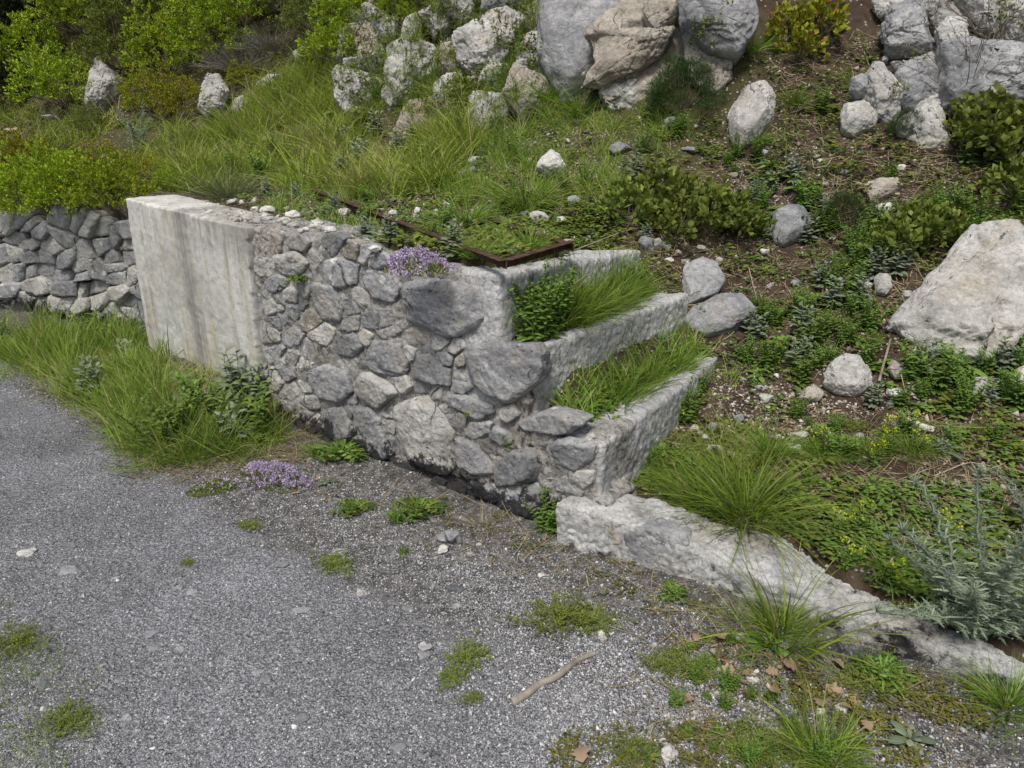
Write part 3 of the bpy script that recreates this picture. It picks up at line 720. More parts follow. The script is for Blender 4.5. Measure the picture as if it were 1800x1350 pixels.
facestone([(1020, 905), (1075, 915), (1092, 955), (1050, 968), (1015, 940)], ST_WARM, .012, 42, parent=kerb, P0=fr3[1], N0=kn, org=KO)
facestone([(1240, 985), (1290, 1005), (1310, 1045), (1265, 1050), (1238, 1020)], ST_DARK, .008, 43, parent=kerb, P0=fr3[2], N0=kn, org=KO)
localise_fix = [setattr(o, 'location', (0, 0, 0)) for o in kerb.children if o.name.startswith('kerb')]

# ------------------------------------------------------------------ boulders on the hillside
boul = []
def boulder(px, mat, label, seed, lean=38, thick=.5, vox=None, base=None, fwd=0., name='boulder', group=None, facets=1.0, fine=1.0, cat='boulder', chips=70):
    """outline in the photo -> solid of real depth standing on the slope where its foot meets the ground"""
    px = np.array(px, float)
    if base is None:
        j = px[:, 1].argmax(); base = (px[:, 0].mean(), px[j, 1] - 4)
    g = hit1(*base); dd = g - CAM; g = g - dd * .01 - unit(dd) * fwd
    hd = unit(np.array((dd[0], dd[1], 0.))); n = -hd * math.cos(R(lean)) + np.array((0, 0, math.sin(R(lean)))); n = unit(n)
    rg = np.random.default_rng(seed)
    ring = atplane(px[:, 0], px[:, 1], g, n); cc = ring.mean(0); size = np.linalg.norm(ring - cc, axis=1).mean()
    th = thick * size
    inner = cc + (ring - cc) * rg.uniform(.55, .8, len(ring))[:, None] + n * (th * rg.uniform(.45, .8, len(ring)))[:, None]
    core = cc + (ring - cc) * rg.uniform(.15, .4, len(ring))[:, None] + n * (th * rg.uniform(.6, 1.05, len(ring)))[:, None]
    back = cc + (ring - cc) * .8 - n * size * 1.0 - np.array((0, 0, size * .3))
    me = facetmesh([P3(p) for p in np.concatenate([ring, inner, core, back])], size * .05, max(.008, size / 30), name)
    co = mesh_co(me); sc = 1 / size
    roughen(me, [(1.2 * sc, size * .045, False), (3.2 * sc, size * .02 * facets, False)], seed); fracture(me, 9, size * .022 * (1 if chips > 30 else .5), size, seed); chip(me, chips // 3, size * .035, seed)
    roughen(me, [(5 * sc, size * .010 * fine, False), (14 * sc, size * .006 * fine, False), (34 * sc, size * .003 * fine, False)], seed)
    localise(me, g); o = link(name, me, mat, None, g)
    tag(o, label, cat, group); boul.append(o); return o
boulder([(948, 60), (952, 0), (945, -70), (1040, -90), (1140, -70), (1136, 30), (1120, 75), (1065, 110), (1030, 130), (1012, 172), (990, 182), (968, 130), (946, 85)], ST_BLUE, 'tallest smooth grey rock face at the top centre with small dark pits', 1, lean=22, thick=.35, base=(990, 182), facets=.4, fine=.6, chips=12)
boulder([(1040, 118), (1070, 95), (1130, 55), (1190, 45), (1165, 95), (1120, 135), (1060, 160), (1018, 155)], ST_WARM, 'brown overhanging rock wedge under the tall grey rock face', 2, lean=-10, thick=.25, base=(1050, 180), fwd=.08)
boulder([(1050, 135), (1110, 90), (1180, 50), (1200, 90), (1160, 150), (1110, 195), (1072, 188), (1050, 165)], ST_PALE, 'cream and white rock leaning up to the right below the cliff crack', 3, lean=35, thick=.35, base=(1085, 195))
boulder([(1140, -60), (1200, -40), (1195, 30), (1150, 50), (1130, 20)], ST_WARM, 'narrow tan rock wedged in the cliff crack between two grey blocks', 33, lean=25, thick=.3, base=(1170, 90), fwd=.15)
boulder([(1185, -30), (1230, -80), (1325, -60), (1335, 40), (1300, 90), (1245, 85), (1195, 40)], ST_BLUE, 'blue-grey angular block at the top right of the cliff crack', 4, lean=20, thick=.4, base=(1260, 150), fwd=.1, chips=25, fine=.7)
boulder([(1205, 60), (1290, 80), (1290, 130), (1262, 165), (1225, 150), (1200, 100)], ST_WARM, 'rough brownish rock beneath the blue-grey block', 5, lean=25, thick=.3, base=(1245, 165))
boulder([(1280, 245), (1278, 200), (1305, 155), (1345, 140), (1366, 165), (1362, 205), (1335, 240), (1300, 262)], ST_PALE, 'rounded whitish boulder half buried in the brown bank', 6, lean=40, thick=.6, chips=22, fine=.8)
boulder([(1492, 160), (1495, 140), (1515, 131), (1534, 146), (1530, 168), (1508, 176)], ST_BLUE, 'small round grey stone perched on another stone', 7, lean=20, thick=.8, base=(1510, 190), fwd=.04, name='stone', cat='stone')
boulder([(1478, 205), (1485, 182), (1520, 176), (1543, 195), (1538, 222), (1500, 236), (1482, 225)], ST_PALE, 'pale stone carrying a smaller round stone on top', 8, lean=35, thick=.6)
boulder([(1575, 130), (1600, 100), (1640, 88), (1660, 120), (1650, 170), (1610, 195), (1578, 185)], ST_BLUE, 'shaded grey rock outcrop left of the long ledge at the upper right', 9, lean=25, thick=.4, base=(1610, 195))
boulder([(1650, 80), (1700, 60), (1760, 75), (1860, 70), (1880, 170), (1800, 190), (1720, 185), (1655, 195)], ST_BLUE, 'long blue-grey rock ledge at the upper right edge', 10, lean=15, thick=.4, base=(1760, 195))
boulder([(1640, 55), (1665, 25), (1700, 32), (1705, 65), (1680, 100), (1650, 90)], ST_PALE, 'pale pointed rock above the long grey ledge', 101, lean=25, thick=.4, base=(1675, 130), fwd=.05)
boulder([(1530, 0), (1570, -25), (1630, -15), (1650, 15), (1625, 45), (1580, 40), (1545, 25)], ST_PALE, 'cream rock at the top edge among twigs, right of the orange shrub', 11, lean=30, thick=.4)
boulder([(1575, 230), (1583, 205), (1605, 195), (1622, 205), (1612, 228), (1590, 238)], ST_PALE, 'small pale rock in the grass below the grey outcrop', 12, lean=35)
boulder([(1354, 405), (1358, 372), (1385, 356), (1412, 362), (1426, 385), (1408, 412), (1378, 430), (1360, 425)], ST_BLUE, 'smooth rounded bluish boulder in the middle of the bank', 13, lean=38, thick=.6, facets=.4, fine=.5, chips=12)
boulder([(1560, 575), (1600, 528), (1655, 472), (1690, 415), (1712, 388), (1790, 380), (1835, 430), (1835, 540), (1790, 590), (1735, 630), (1680, 606), (1610, 600)], ST_PALE, 'largest pale grey boulder on the right, sloping down to the left', 14, lean=42, thick=.22, vox=.011, fine=1.3)
boulder([(1815, 430), (1850, 405), (1920, 440), (1920, 540), (1860, 570), (1825, 520)], ST_PALE, 'grey rock at the right edge touching the largest boulder', 15, lean=40, thick=.4)
boulder([(1447, 672), (1455, 645), (1485, 619), (1510, 625), (1535, 650), (1540, 678), (1505, 695), (1465, 690)], ST_PALE, 'pale hump-shaped boulder below the leafy plants on the bank', 16, lean=40, thick=.6)
boulder([(1197, 500), (1200, 465), (1235, 450), (1260, 460), (1274, 492), (1262, 512), (1205, 538)], ST_BLUE, 'upper of two flat blue-white rocks right of the ledges', 17, lean=42, thick=.3, facets=.5, chips=18, fine=.7)
boulder([(1200, 560), (1215, 538), (1262, 512), (1305, 512), (1332, 542), (1290, 575), (1245, 585), (1210, 575)], ST_BLUE, 'lower of two flat blue-white rocks right of the ledges', 18, lean=45, thick=.3, facets=.5, chips=18, fine=.7)
boulder([(944, 295), (958, 268), (968, 260), (985, 268), (996, 292), (990, 302), (965, 306)], ST_WHITE, 'bright white pointed stone standing in grass above the iron frame', 19, lean=20, thick=.8, fwd=.03, name='stone', cat='stone')
boulder([(708, 300), (712, 290), (736, 287), (741, 300), (730, 313), (713, 312)], ST_WHITE, 'chunky whitish stone in the grass left of the leaning grey stones', 20, lean=25, thick=.8, name='stone', cat='stone')
boulder([(806, 305), (812, 296), (835, 291), (842, 300), (826, 312), (810, 315)], ST_BLUE, 'lower of two bluish stones in the upper grass', 21, lean=30, thick=.7, name='stone', cat='stone')
boulder([(818, 288), (825, 275), (848, 275), (848, 287), (835, 294)], ST_BLUE, 'upper of two bluish stones in the upper grass', 22, lean=30, thick=.7, name='stone', cat='stone')
boulder([(666, 165), (672, 135), (682, 85), (722, 62), (762, 78), (776, 120), (765, 160), (720, 180), (684, 192)], ST_PALE, 'broad lichened grey rock face left of the grass strip', 23, lean=20, thick=.35, base=(690, 192), fine=1.8)
boulder([(795, 60), (840, 35), (890, 5), (925, 25), (915, 80), (880, 120), (835, 135), (800, 105)], ST_PALE, 'broken pale rock face left of the tallest rock', 24, lean=25, thick=.35, base=(860, 150), fine=2, facets=1.6)
boulder([(770, 175), (800, 140), (850, 130), (888, 145), (870, 180), (820, 195), (780, 195)], ST_WARM, 'low crumbly brown rock at the foot of the broken rock face', 25, lean=30, thick=.3, fine=2)
boulder([(620, 60), (640, 30), (680, 35), (690, 75), (660, 110), (630, 100)], ST_WARM, 'rough tan rock between the lime shrub and the lichened face', 26, lean=25, thick=.3, base=(650, 110), fine=2)
boulder([(150, 178), (158, 120), (168, 98), (185, 112), (212, 135), (222, 152), (205, 178), (175, 196), (155, 192)], ST_PALE, 'white-streaked rock jutting from the shrubs at the upper left', 27, lean=15, thick=.5, base=(170, 196), facets=1.5)
boulder([(348, 190), (352, 150), (362, 128), (388, 128), (402, 160), (392, 195), (365, 208)], ST_PALE, 'upright pale rock between the orange-green shrubs and the grass slope', 28, lean=15, thick=.5, facets=1.5)
boulder([(405, 195), (412, 172), (428, 165), (436, 180), (425, 200)], ST_PALE, 'small pale rock right of the upright pale rock', 29, lean=25)
boulder([(450, 148), (470, 130), (492, 130), (485, 150), (462, 158)], ST_PALE, 'flat pale rock below the grey lavender bush', 30, lean=25)
boulder([(512, 92), (530, 80), (545, 90), (540, 105), (520, 106)], ST_BLUE, 'small grey rock high among twigs right of the lavender bush', 31, lean=25)
boulder([(1520, 335), (1540, 312), (1580, 310), (1590, 325), (1555, 345), (1530, 352)], ST_WARM, 'low tan and grey rock on the bare soil at the right', 32, lean=45, thick=.4)
boulder([(1510, 705), (1508, 690), (1525, 660), (1735, 662), (1738, 695), (1712, 702)][3:] + [(1705, 690), (1712, 662)], ST_PALE, 'pale stub of rock below the largest boulder', 34, lean=35)
boulder([(1770, 665), (1790, 645), (1830, 630), (1850, 700), (1800, 705)], ST_WHITE, 'whitish rock at the right edge below the grey rock', 35, lean=40, thick=.5)
boulder([(1535, 490), (1545, 478), (1562, 480), (1570, 505), (1558, 518), (1538, 512)], ST_PALE, 'small grey rock showing between leaves left of the largest boulder', 36, lean=35)
boulder([(1560, 650), (1568, 632), (1592, 640), (1595, 658), (1575, 664)], ST_WARM, 'small tan rock under the blue-green spurge', 37, lean=35)
r = random.Random(15)
def blocks(region, n, rad, seed, lab, grp, mats, avoid=()):
    for k, poly in enumerate(cells(region, n, rad, seed, avoid, 1.0, 1.15)):
        c_ = np.array(poly).mean(0); boulder(poly, r.choice(mats), lab, 1000 + seed * 100 + k, lean=r.uniform(10, 40), thick=r.uniform(.35, .7), base=(c_[0], min(c_[1] + rad * .8, 199)), fwd=r.uniform(-.05, .03), group=grp, name='cliff_block', cat='rock', fine=1.6)
blocks([(636, 150), (650, 60), (700, -20), (780, -50), (900, -60), (945, -20), (940, 150), (860, 190), (760, 198), (690, 195)], 22, 46, 2, 'rough pale block of the broken cliff left of the tallest rock', 'blocks of the broken cliff', [ST_PALE, ST_PALE, ST_WARM, ST_BLUE], [[(666, 165), (682, 85), (762, 78), (776, 120), (765, 160), (684, 192)], [(795, 60), (890, 5), (925, 25), (915, 80), (835, 135)]])
blocks([(1560, 150), (1600, 70), (1700, 20), (1900, 10), (1900, 190), (1700, 205), (1600, 200)], 10, 50, 3, 'rough grey block in the rock ledge at the upper right', 'blocks of the upper right ledge', [ST_BLUE, ST_PALE], [[(1655, 80), (1880, 75), (1880, 180), (1660, 190)]])
boulder([(1030, 60), (1140, -40), (1200, -40), (1290, 60), (1270, 150), (1150, 185), (1060, 180)], ST_WARM, 'brown rock filling the cliff crack behind the blocks', 62, lean=20, thick=.1, base=(1150, 185), fwd=-.12)
# ------------------------------------------------------------------ vegetation: continuous cover ("stuff")
_bv = []
for o in boul:
    bm = bmesh.new(); bm.from_mesh(o.data); bmesh.ops.translate(bm, verts=bm.verts, vec=o.location); _bv.append(BVHTree.FromBMesh(bm)); bm.free()
_bb = [(np.array([Vector(c) + o.location for c in o.bound_box])[:, :2].min(0), np.array([Vector(c) + o.location for c in o.bound_box])[:, :2].max(0)) for o in boul]
def free(P):
    """drop points that lie inside or under a boulder"""
    ok = np.ones(len(P), bool)
    for (lo, hi), bv in zip(_bb, _bv):
        idx = np.where((P[:, 0] > lo[0]) & (P[:, 0] < hi[0]) & (P[:, 1] > lo[1]) & (P[:, 1] < hi[1]))[0]
        for i in idx:
            if bv.ray_cast(Vector(P[i]), Vector((0, 0, 1)))[0] is not None: ok[i] = False
    return ok
def scatter(poly, n, clump=0, spread=.05, nz=None, filt=True):
    """n points of ground inside a region outlined on the photo; clump = points per tuft"""
    poly_ = np.array(poly, float); lo, hi = poly_.min(0), poly_.max(0)
    m = n // clump if clump else n; U, Vv = [], []
    got = 0
    while got < m:
        u = rng.uniform(lo[0], hi[0], m * 2); v = rng.uniform(lo[1], hi[1], m * 2); k = inpoly(u, v, poly)
        U.append(u[k]); Vv.append(v[k]); got += k.sum()
    P = hit(np.concatenate(U)[:m], np.concatenate(Vv)[:m])
    if nz is not None:
        k = fbm2(P[:, 0], P[:, 1], nz[0], 2, nz[2] if len(nz) > 2 else 55) > nz[1]; P = P[k]
    tw = rng.random(len(P)); az = rng.uniform(0, 6.283, len(P))
    if clump:
        P = np.repeat(P, clump, 0); tw = np.repeat(tw, clump); az = np.repeat(az, clump)
        P[:, :2] += rng.normal(size=(len(P), 2)) * spread; P[:, 2] = H(P[:, 0], P[:, 1])
    if filt: k = free(P); P, tw, az = P[k], tw[k], az[k]
    return P, tw, az
def grass(geo, P, tw, az, L, W, tilt=.35, droop=.5, lean=None, segs=4):
    n = len(P); a = rng.uniform(0, 6.283, n); tl = np.abs(rng.normal(0, tilt, n))
    d = np.stack([np.cos(a) * np.sin(tl) + .12 * np.cos(az), np.sin(a) * np.sin(tl) + .12 * np.sin(az), np.cos(tl)], -1)
    if lean is not None: d = d + np.array(lean) * (.2 + 1.3 * rng.random(n))[:, None]
    d = d + np.stack([np.cos(az * 5), np.sin(az * 5), 0 * az], -1) * .28
    d = unit(d); LL = rng.uniform(*L, n) * (.75 + .5 * tw)
    hz = unit(d * np.array((1, 1, 0)) + 1e-4); k = rng.uniform(.1, 1, n) * droop
    bend = hz * (LL * k * .7)[:, None] - np.array((0, 0, 1)) * (LL * k * .55)[:, None]
    P = P.copy(); P[:, 2] -= .008
    LL = LL * (1 + .5 * fbm2(P[:, 0], P[:, 1], 3.3, 2, 123)); tint = np.clip(.5 * rng.random(n) + .35 * tw + .3 * (fbm2(P[:, 0], P[:, 1], 2.3, 2, 124) + .5), 0, .95); tint = np.where(rng.random(n) < .10, .995, np.minimum(tint, .9))
    geo.strips(P, d, LL, rng.uniform(*W, n), bend, segs, 'grass', 2, tint=tint)
def stuff(name, geo, mat, label, cat='grass'):
    return tag(link(name, geo.mesh(name), mat), label, cat, kind='stuff')

NOOK = [(275, 640), (460, 655), (468, 735), (400, 745), (310, 730)]
def CAMPX(P):
    r_ = P - CAM; dep = r_[:, 1] * _c - r_[:, 2] * _s; return 900 + FPX * r_[:, 0] / dep, 675 - FPX * (r_[:, 1] * _s + r_[:, 2] * _c) / dep
VERGE = [(-200, 590), (-60, 590), (0, 612), (40, 660), (110, 700), (190, 725), (225, 800), (300, 815), (400, 800), (495, 775), (500, 745), (466, 700), (360, 655), (272, 640), (240, 600), (60, 570), (-200, 560)]
g = Geo(); P, tw, az = scatter(VERGE, 17000, 20, .028, (3.2, -.22, 201)); k_ = ~inpoly(*[(CAMPX(P))[i] for i in (0, 1)], NOOK); P, tw, az = P[k_], tw[k_], az[k_]; grass(g, P, tw, az, (.04, .24), (.0035, .009), .5, .4, (.02, -.03, 0))
P, tw, az = scatter([(-200, 640), (0, 640), (100, 700), (200, 760), (240, 830), (420, 815), (520, 780), (420, 740), (200, 700)], 3600, 12, .04); grass(g, P, tw, az, (.04, .2), (.002, .005), .8, .8, (-.05, -.1, 0))
P, tw, az = scatter(NOOK, 2200, 14, .03); grass(g, P, tw, az, (.03, .12), (.002, .005), .7, .7)
P, tw, az = scatter([(-200, 570), (240, 600), (300, 640), (250, 760), (120, 680), (-100, 590)], 4000, 22, .03); grass(g, P, tw, az, (.12, .28), (.004, .010), .35, .35, (.03, -.03, 0))
P, tw, az = scatter(VERGE, 2200, 9, .03); litter0 = P; a_ = rng.uniform(0, 6.28, len(P)); e_ = rng.uniform(.2, 1.6, len(P)); LL_ = rng.uniform(.08, .3, len(P)); g.strips(P, unit(np.stack([np.cos(a_), np.sin(a_), e_], -1)), LL_, np.full(len(P), .003), rng.normal(0, .25, (len(P), 3)) * LL_[:, None], 4, 'grass', 2, tint=np.full(len(P), .995))
stuff('grass', g, G_FRESH, 'long green grass verge between the asphalt and the concrete and dry stone walls')
SLOPE = [(300, 345), (330, 250), (420, 200), (440, 165), (540, 120), (640, 150), (670, 200), (790, 215), (830, 270), (800, 330), (700, 350), (600, 345), (480, 330)]
g = Geo(); P, tw, az = scatter(SLOPE, 19000, 22, .045, (1.1, -.5)); grass(g, P, tw, az, (.10, .30), (.005, .011), .45, .7, (.04, -.12, 0))
P, tw, az = scatter([(-200, 330), (-200, 170), (150, 200), (330, 220), (360, 300), (330, 335), (180, 310)], 9000, 20, .05, (1.1, -.3)); grass(g, P, tw, az, (.12, .30), (.005, .010), .4, .7)
P, tw, az = scatter([(-900, 420), (-900, 0), (-200, 150), (-200, 330)], 6000, 20, .08); grass(g, P, tw, az, (.12, .35), (.006, .012), .4, .7)
stuff('grass', g, G_SLOPE, 'long yellow-green grass covering the slope above the concrete wall')
MID = [(380, 350), (640, 335), (700, 300), (820, 220), (960, 190), (1080, 200), (1110, 300), (1090, 430), (900, 445), (760, 455), (600, 420), (470, 375)]
g = Geo(); P, tw, az = scatter(MID, 12000, 16, .025, (2.2, -.05)); grass(g, P, tw, az, (.05, .18), (.002, .0045), .45, .6)
P, tw, az = scatter([(1080, 190), (1290, 110), (1290, 250), (1100, 270)], 1800, 18, .03, (2.4, 0.)); grass(g, P, tw, az, (.06, .2), (.003, .005), .5, .6)
P, tw, az = scatter([(940, 60), (1000, 180), (1100, 240), (980, 240), (900, 180), (880, 100)], 2600, 24, .03, (2, -.2)); grass(g, P, tw, az, (.12, .3), (.003, .005), .3, .7)
P, tw, az = scatter([(540, -20), (940, -20), (930, 180), (700, 230), (560, 150)], 4000, 16, .04, (1.6, 0.0)); grass(g, P, tw, az, (.08, .25), (.003, .006), .4, .7)
stuff('grass', g, G_FRESH, 'mixed short grass growing over the platform behind the rubble wall')
BANK = [(1060, 470), (1110, 200), (1340, 80), (1560, 60), (2000, 60), (2000, 1130), (1700, 1090), (1400, 955), (1200, 880), (1080, 850), (1260, 660), (1240, 600)]
g = Geo(); P, tw, az = scatter(BANK, 6500, 14, .03, (2.6, .12)); grass(g, P, tw, az, (.05, .17), (.002, .0045), .55, .6)
P, tw, az = scatter([(1070, 840), (1260, 740), (1420, 760), (1500, 900), (1650, 1060), (1400, 950), (1250, 900)], 5000, 20, .03, (2.6, -.2)); grass(g, P, tw, az, (.05, .16), (.002, .004), .5, .6)
stuff('grass', g, G_FRESH, 'thin scattered green grass on the brown bank behind the kerb')
g = Geo(); P, tw, az = scatter([(1100, 1180), (1320, 1150), (1500, 1200), (1900, 1230), (1900, 1400), (1350, 1400), (1150, 1300)], 4200, 18, .025, (4, .05)); grass(g, P, tw, az, (.03, .10), (.0015, .003), .6, .6)
P, tw, az = scatter([(-100, 1050), (90, 1080), (100, 1150), (200, 1220), (160, 1300), (60, 1400), (-100, 1400)], 3000, 18, .02, (4, -.1)); grass(g, P, tw, az, (.015, .06), (.0012, .0025), .7, .6)
stuff('grass', g, G_FRESH, 'sparse low grass creeping over the road edges at the bottom corners')
TREADS = []
_old = [(870, 600), (880, 560), (1000, 500), (1090, 455), (1150, 520), (1040, 580), (985, 600)], [(905, 735), (985, 700), (1180, 640), (1200, 580), (1150, 560), (1000, 630), (950, 680)]
g = Geo()
def tread(which, t, o=0.):
    A, B = (np.array((.0, 2.63, 0)), np.array((.60, 3.50, 0))) if which == 0 else (np.array((.16, 2.52, 0)), np.array((.86, 3.33, 0)))
    p = A + (B - A) * np.expand_dims(t, -1) + np.array((.75, -.66, 0)) * np.expand_dims(o, -1); p[..., 2] = H(p[..., 0], p[..., 1]); return p
for wh, sp, w_ in ((0, .03, (.06, .22)), (1, .045, (.05, .20))):
    t = np.repeat(rng.random(80), 14); P = tread(wh, t, .02 + rng.normal(0, sp, len(t))); P[:, :2] += rng.normal(0, .012, (len(P), 2)); P[:, 2] = H(P[:, 0], P[:, 1]); tw = np.repeat(rng.random(80), 14); grass(g, P, tw, tw * 6, w_, (.003, .006), .35, .6, (-.02, -.02, 0))
stuff('grass', g, G_FRESH, 'grass filling the soil pockets between the stone ledges')
# straw and dead blades lying on the bank, platform and verge
def litter(geo, P, L, W, flat=.25):
    n = len(P); a = rng.uniform(0, 6.283, n); nn = hnormal(P[:, 0], P[:, 1]); t = np.stack([np.cos(a), np.sin(a), rng.normal(0, flat, n)], -1); t = unit(t - nn * (t * nn).sum(1, keepdims=True) * .85)
    P = P + nn * .006; LL = rng.uniform(*L, n)
    geo.strips(P, t, LL, rng.uniform(*W, n), rng.normal(size=(n, 3)) * (LL * .18)[:, None], 3, 'flat', 2, side=unit(np.cross(t, nn)))
g = Geo()
for poly, n in ((BANK, 11000), (MID, 2500), (SLOPE, 1500), (VERGE, 1500), ([(560, 800), (980, 900), (1300, 1060), (1700, 1200), (1700, 1400), (1150, 1300), (1100, 1120), (850, 1000), (600, 900)], 900), ([(380, 365), (560, 380), (700, 420), (560, 430), (400, 370)], 500)):
    P, _, _ = scatter(poly, n, 0, nz=(2, -.35, 88)); litter(g, P, (.02, .14), (.001, .003))
P, _, _ = scatter([(-200, 650), (0, 640), (110, 710), (200, 770), (240, 840), (420, 830), (560, 800), (520, 760), (380, 790), (240, 800), (180, 720), (0, 610)], 1800, 1, .03); litter(g, P, (.03, .14), (.0012, .003), .6)
stuff('dry_litter', g, G_DRY, 'straw-coloured dead grass and fine stalks lying on the soil', 'leaf litter')
g = Geo()
for poly, n in ((BANK, 1800), ([(1250, 650), (1560, 740), (1600, 850), (1380, 860), (1250, 800)], 500), (MID, 300), ([(1240, 1120), (1450, 1150), (1500, 1230), (1280, 1230)], 90), ([(380, 780), (520, 780), (640, 900), (380, 840)], 120)):
    P, _, _ = scatter(poly, n, 0, nz=(3, -.2, 91)); n = len(P); a = rng.uniform(0, 6.283, n); d = np.stack([np.cos(a), np.sin(a), rng.uniform(-.2, .5, n)], -1)
    g.strips(P + np.array((0, 0, .006)), unit(d), rng.uniform(.012, .035, n), rng.uniform(.008, .018, n), rng.normal(size=(n, 3)) * .006, 3, 'leaf', 3, .4)
stuff('leaf_litter', g, LF_DEAD, 'brown dead leaves scattered over the bank and road edge', 'leaf litter')
# low herbs: clusters of small round leaves hugging the soil
def cover(geo, P, tw, per, rad, L, asp, up=(.2, .9)):
    n = len(P) * per; B = np.repeat(P, per, 0); t = np.repeat(tw, per); a = rng.uniform(0, 6.283, n); rr = np.sqrt(rng.random(n)) * rad
    B = B + np.stack([np.cos(a) * rr, np.sin(a) * rr, rng.uniform(0, .6, n) * rad], -1)
    e = rng.uniform(*up, n); d = unit(np.stack([np.cos(a), np.sin(a), e], -1)); LL = rng.uniform(*L, n)
    geo.strips(B, d, LL, LL * asp, np.stack([np.cos(a), np.sin(a), -np.ones(n)], -1) * (LL * .2)[:, None], 3, 'leaf', 3, .3, tint=np.clip(rng.random(n) * .6 + t * .4, 0, .96), side=unit(np.cross(d, np.array((0, 0, 1.)))))
g = Geo()
for poly, n, nz in (([(1080, 190), (1300, 110), (1310, 260), (1100, 280)], 130, (2, -.1, 65)), (BANK, 1350, (1.7, 0., 61)), ([(1080, 800), (1300, 830), (1500, 900), (1700, 1060), (1560, 1040), (1400, 940), (1200, 880), (1080, 850)], 150, None), (MID, 900, (2, -.2, 62)), ([(1450, 850), (1750, 850), (1800, 1100), (1680, 1080), (1500, 960)], 230, None)):
    P, tw, az = scatter(poly, n, 0, nz=nz); cover(g, P, tw, 12, .035, (.012, .032), .55)
for wh in (0, 1): P = tread(wh, rng.random(170), .045 + rng.normal(0, .035, 170)); cover(g, P, rng.random(170), 12, .03, (.014, .036), .5, (.3, 1.4))
stuff('ground_cover', g, LF_MID, 'small-leaved green herbs creeping over the soil', 'ground cover')
g = Geo()
for poly, n, nz in (([(640, 425), (900, 475), (1000, 440), (1095, 440), (1060, 400), (700, 395)], 70, None), (BANK, 700, (2.1, .1, 64)), (MID, 350, (2, .1, 66)), ([(-200, 330), (-200, 200), (300, 215), (340, 320), (200, 330)], 600, (1.2, -.1, 67)), ([(540, -30), (940, -30), (940, 150), (680, 210), (560, 130)], 700, (1.5, -.05, 68)), ([(-200, -60), (560, -60), (560, 120), (300, 200), (-200, 210)], 1300, None)):
    P, tw, az = scatter(poly, n, 0, nz=nz); cover(g, P, tw, 12, .05, (.015, .04), .6)
stuff('ground_cover', g, LF_OLIVE, 'olive-green low undergrowth on the upper slope', 'ground cover')
g = Geo()
P, tw, az = scatter([(960, 1290), (1250, 1270), (1500, 1290), (1560, 1400), (1000, 1400)], 260); cover(g, P, tw, 10, .02, (.006, .014), .5)
P, tw, az = scatter([(680, 860), (980, 920), (1300, 1080), (1180, 1100), (900, 960), (700, 920)], 60); cover(g, P, tw, 12, .02, (.006, .014), .5)
P, tw, az = scatter([(1150, 1120), (1500, 1170), (1850, 1230), (1850, 1380), (1300, 1330)], 420, nz=(3, -.1, 69)); cover(g, P, tw, 10, .02, (.008, .018), .5)
stuff('ground_cover', g, MOSS, 'brownish green moss and tiny weeds in the gravel', 'ground cover')
# moss cushions in the joints of the masonry
g = Geo()
for (u, v, n) in ((575, 630, 50), (690, 715, 45), (540, 745, 40), (600, 740, 25), (800, 735, 25), (860, 775, 50), (650, 560, 15), (610, 735, 20), (910, 800, 20), (735, 600, 15), (540, 430, 10), (650, 745, 20), (680, 690, 30)):
    p = facepx(u + rng.normal(0, 12, n), v + rng.normal(0, 7, n), .012); a = rng.normal(size=(n, 3)) * .5 + FN + np.array((0, 0, .3)); n_ = len(p)
    g.strips(np.repeat(p, 8, 0) + rng.normal(0, .006, (n_ * 8, 3)), unit(np.repeat(a, 8, 0) + rng.normal(0, .6, (n_ * 8, 3))), rng.uniform(.006, .016, n_ * 8), rng.uniform(.002, .004, n_ * 8), None, 1, 'leaf')
stuff('moss', g, MOSS, 'moss in the joints of the rubble wall', 'moss')
# ivy and weeds rooted on the cliff rocks themselves
def rockhit(poly, n):
    xs, ys = [p[0] for p in poly], [p[1] for p in poly]; P, Nn = [], []
    for _ in range(n):
        u, v = rng.uniform(min(xs), max(xs)), rng.uniform(min(ys), max(ys))
        if not inpoly(u, v, poly) : continue
        d = Vector(ray(u, v)); best = None
        for bv in _bv:
            h = bv.ray_cast(Vector(CAM), d)
            if h[0] is not None and (best is None or h[3] < best[3]): best = h
        if best is not None: P.append(best[0][:]); Nn.append(best[1][:])
    return np.array(P), np.array(Nn)
def onrock(geo, P, Nn, per, rad, L, asp, thr=-.1, seed=150):
    k = fbm(P, 3.0, 2, seed) + .35 * np.clip(Nn[:, 2], 0, 1) > thr; P, Nn = P[k], Nn[k]
    n = len(P) * per; B = np.repeat(P, per, 0) + rng.normal(0, rad, (n, 3)) * .7; N2 = np.repeat(Nn, per, 0); d = unit(rng.normal(size=(n, 3)) * .8 + N2 * .5 + np.array((0, 0, .35))); LL = rng.uniform(*L, n)
    geo.strips(B + N2 * .004, d, LL, LL * asp, rng.normal(0, .2, (n, 3)) * LL[:, None], 3, 'leaf', 3, .25)
g = Geo(); CL = [(560, 120), (640, -40), (950, -60), (950, 190), (700, 210), (620, 190)]
P, Nn = rockhit(CL, 1100); onrock(g, P, Nn, 12, .03, (.014, .032), .55, .0)
P, Nn = rockhit([(1560, 20), (1900, -20), (1900, 200), (1570, 205)], 260); onrock(g, P, Nn, 9, .025, (.012, .028), .5, .15)
P, Nn = rockhit([(1200, 40), (1330, -30), (1340, 160), (1230, 170)], 160); onrock(g, P, Nn, 9, .02, (.012, .024), .5, .15)
stuff('ivy', g, LF_OLIVE, 'small-leaved creepers and weeds clinging to the cliff rocks', 'ivy')
g = Geo()
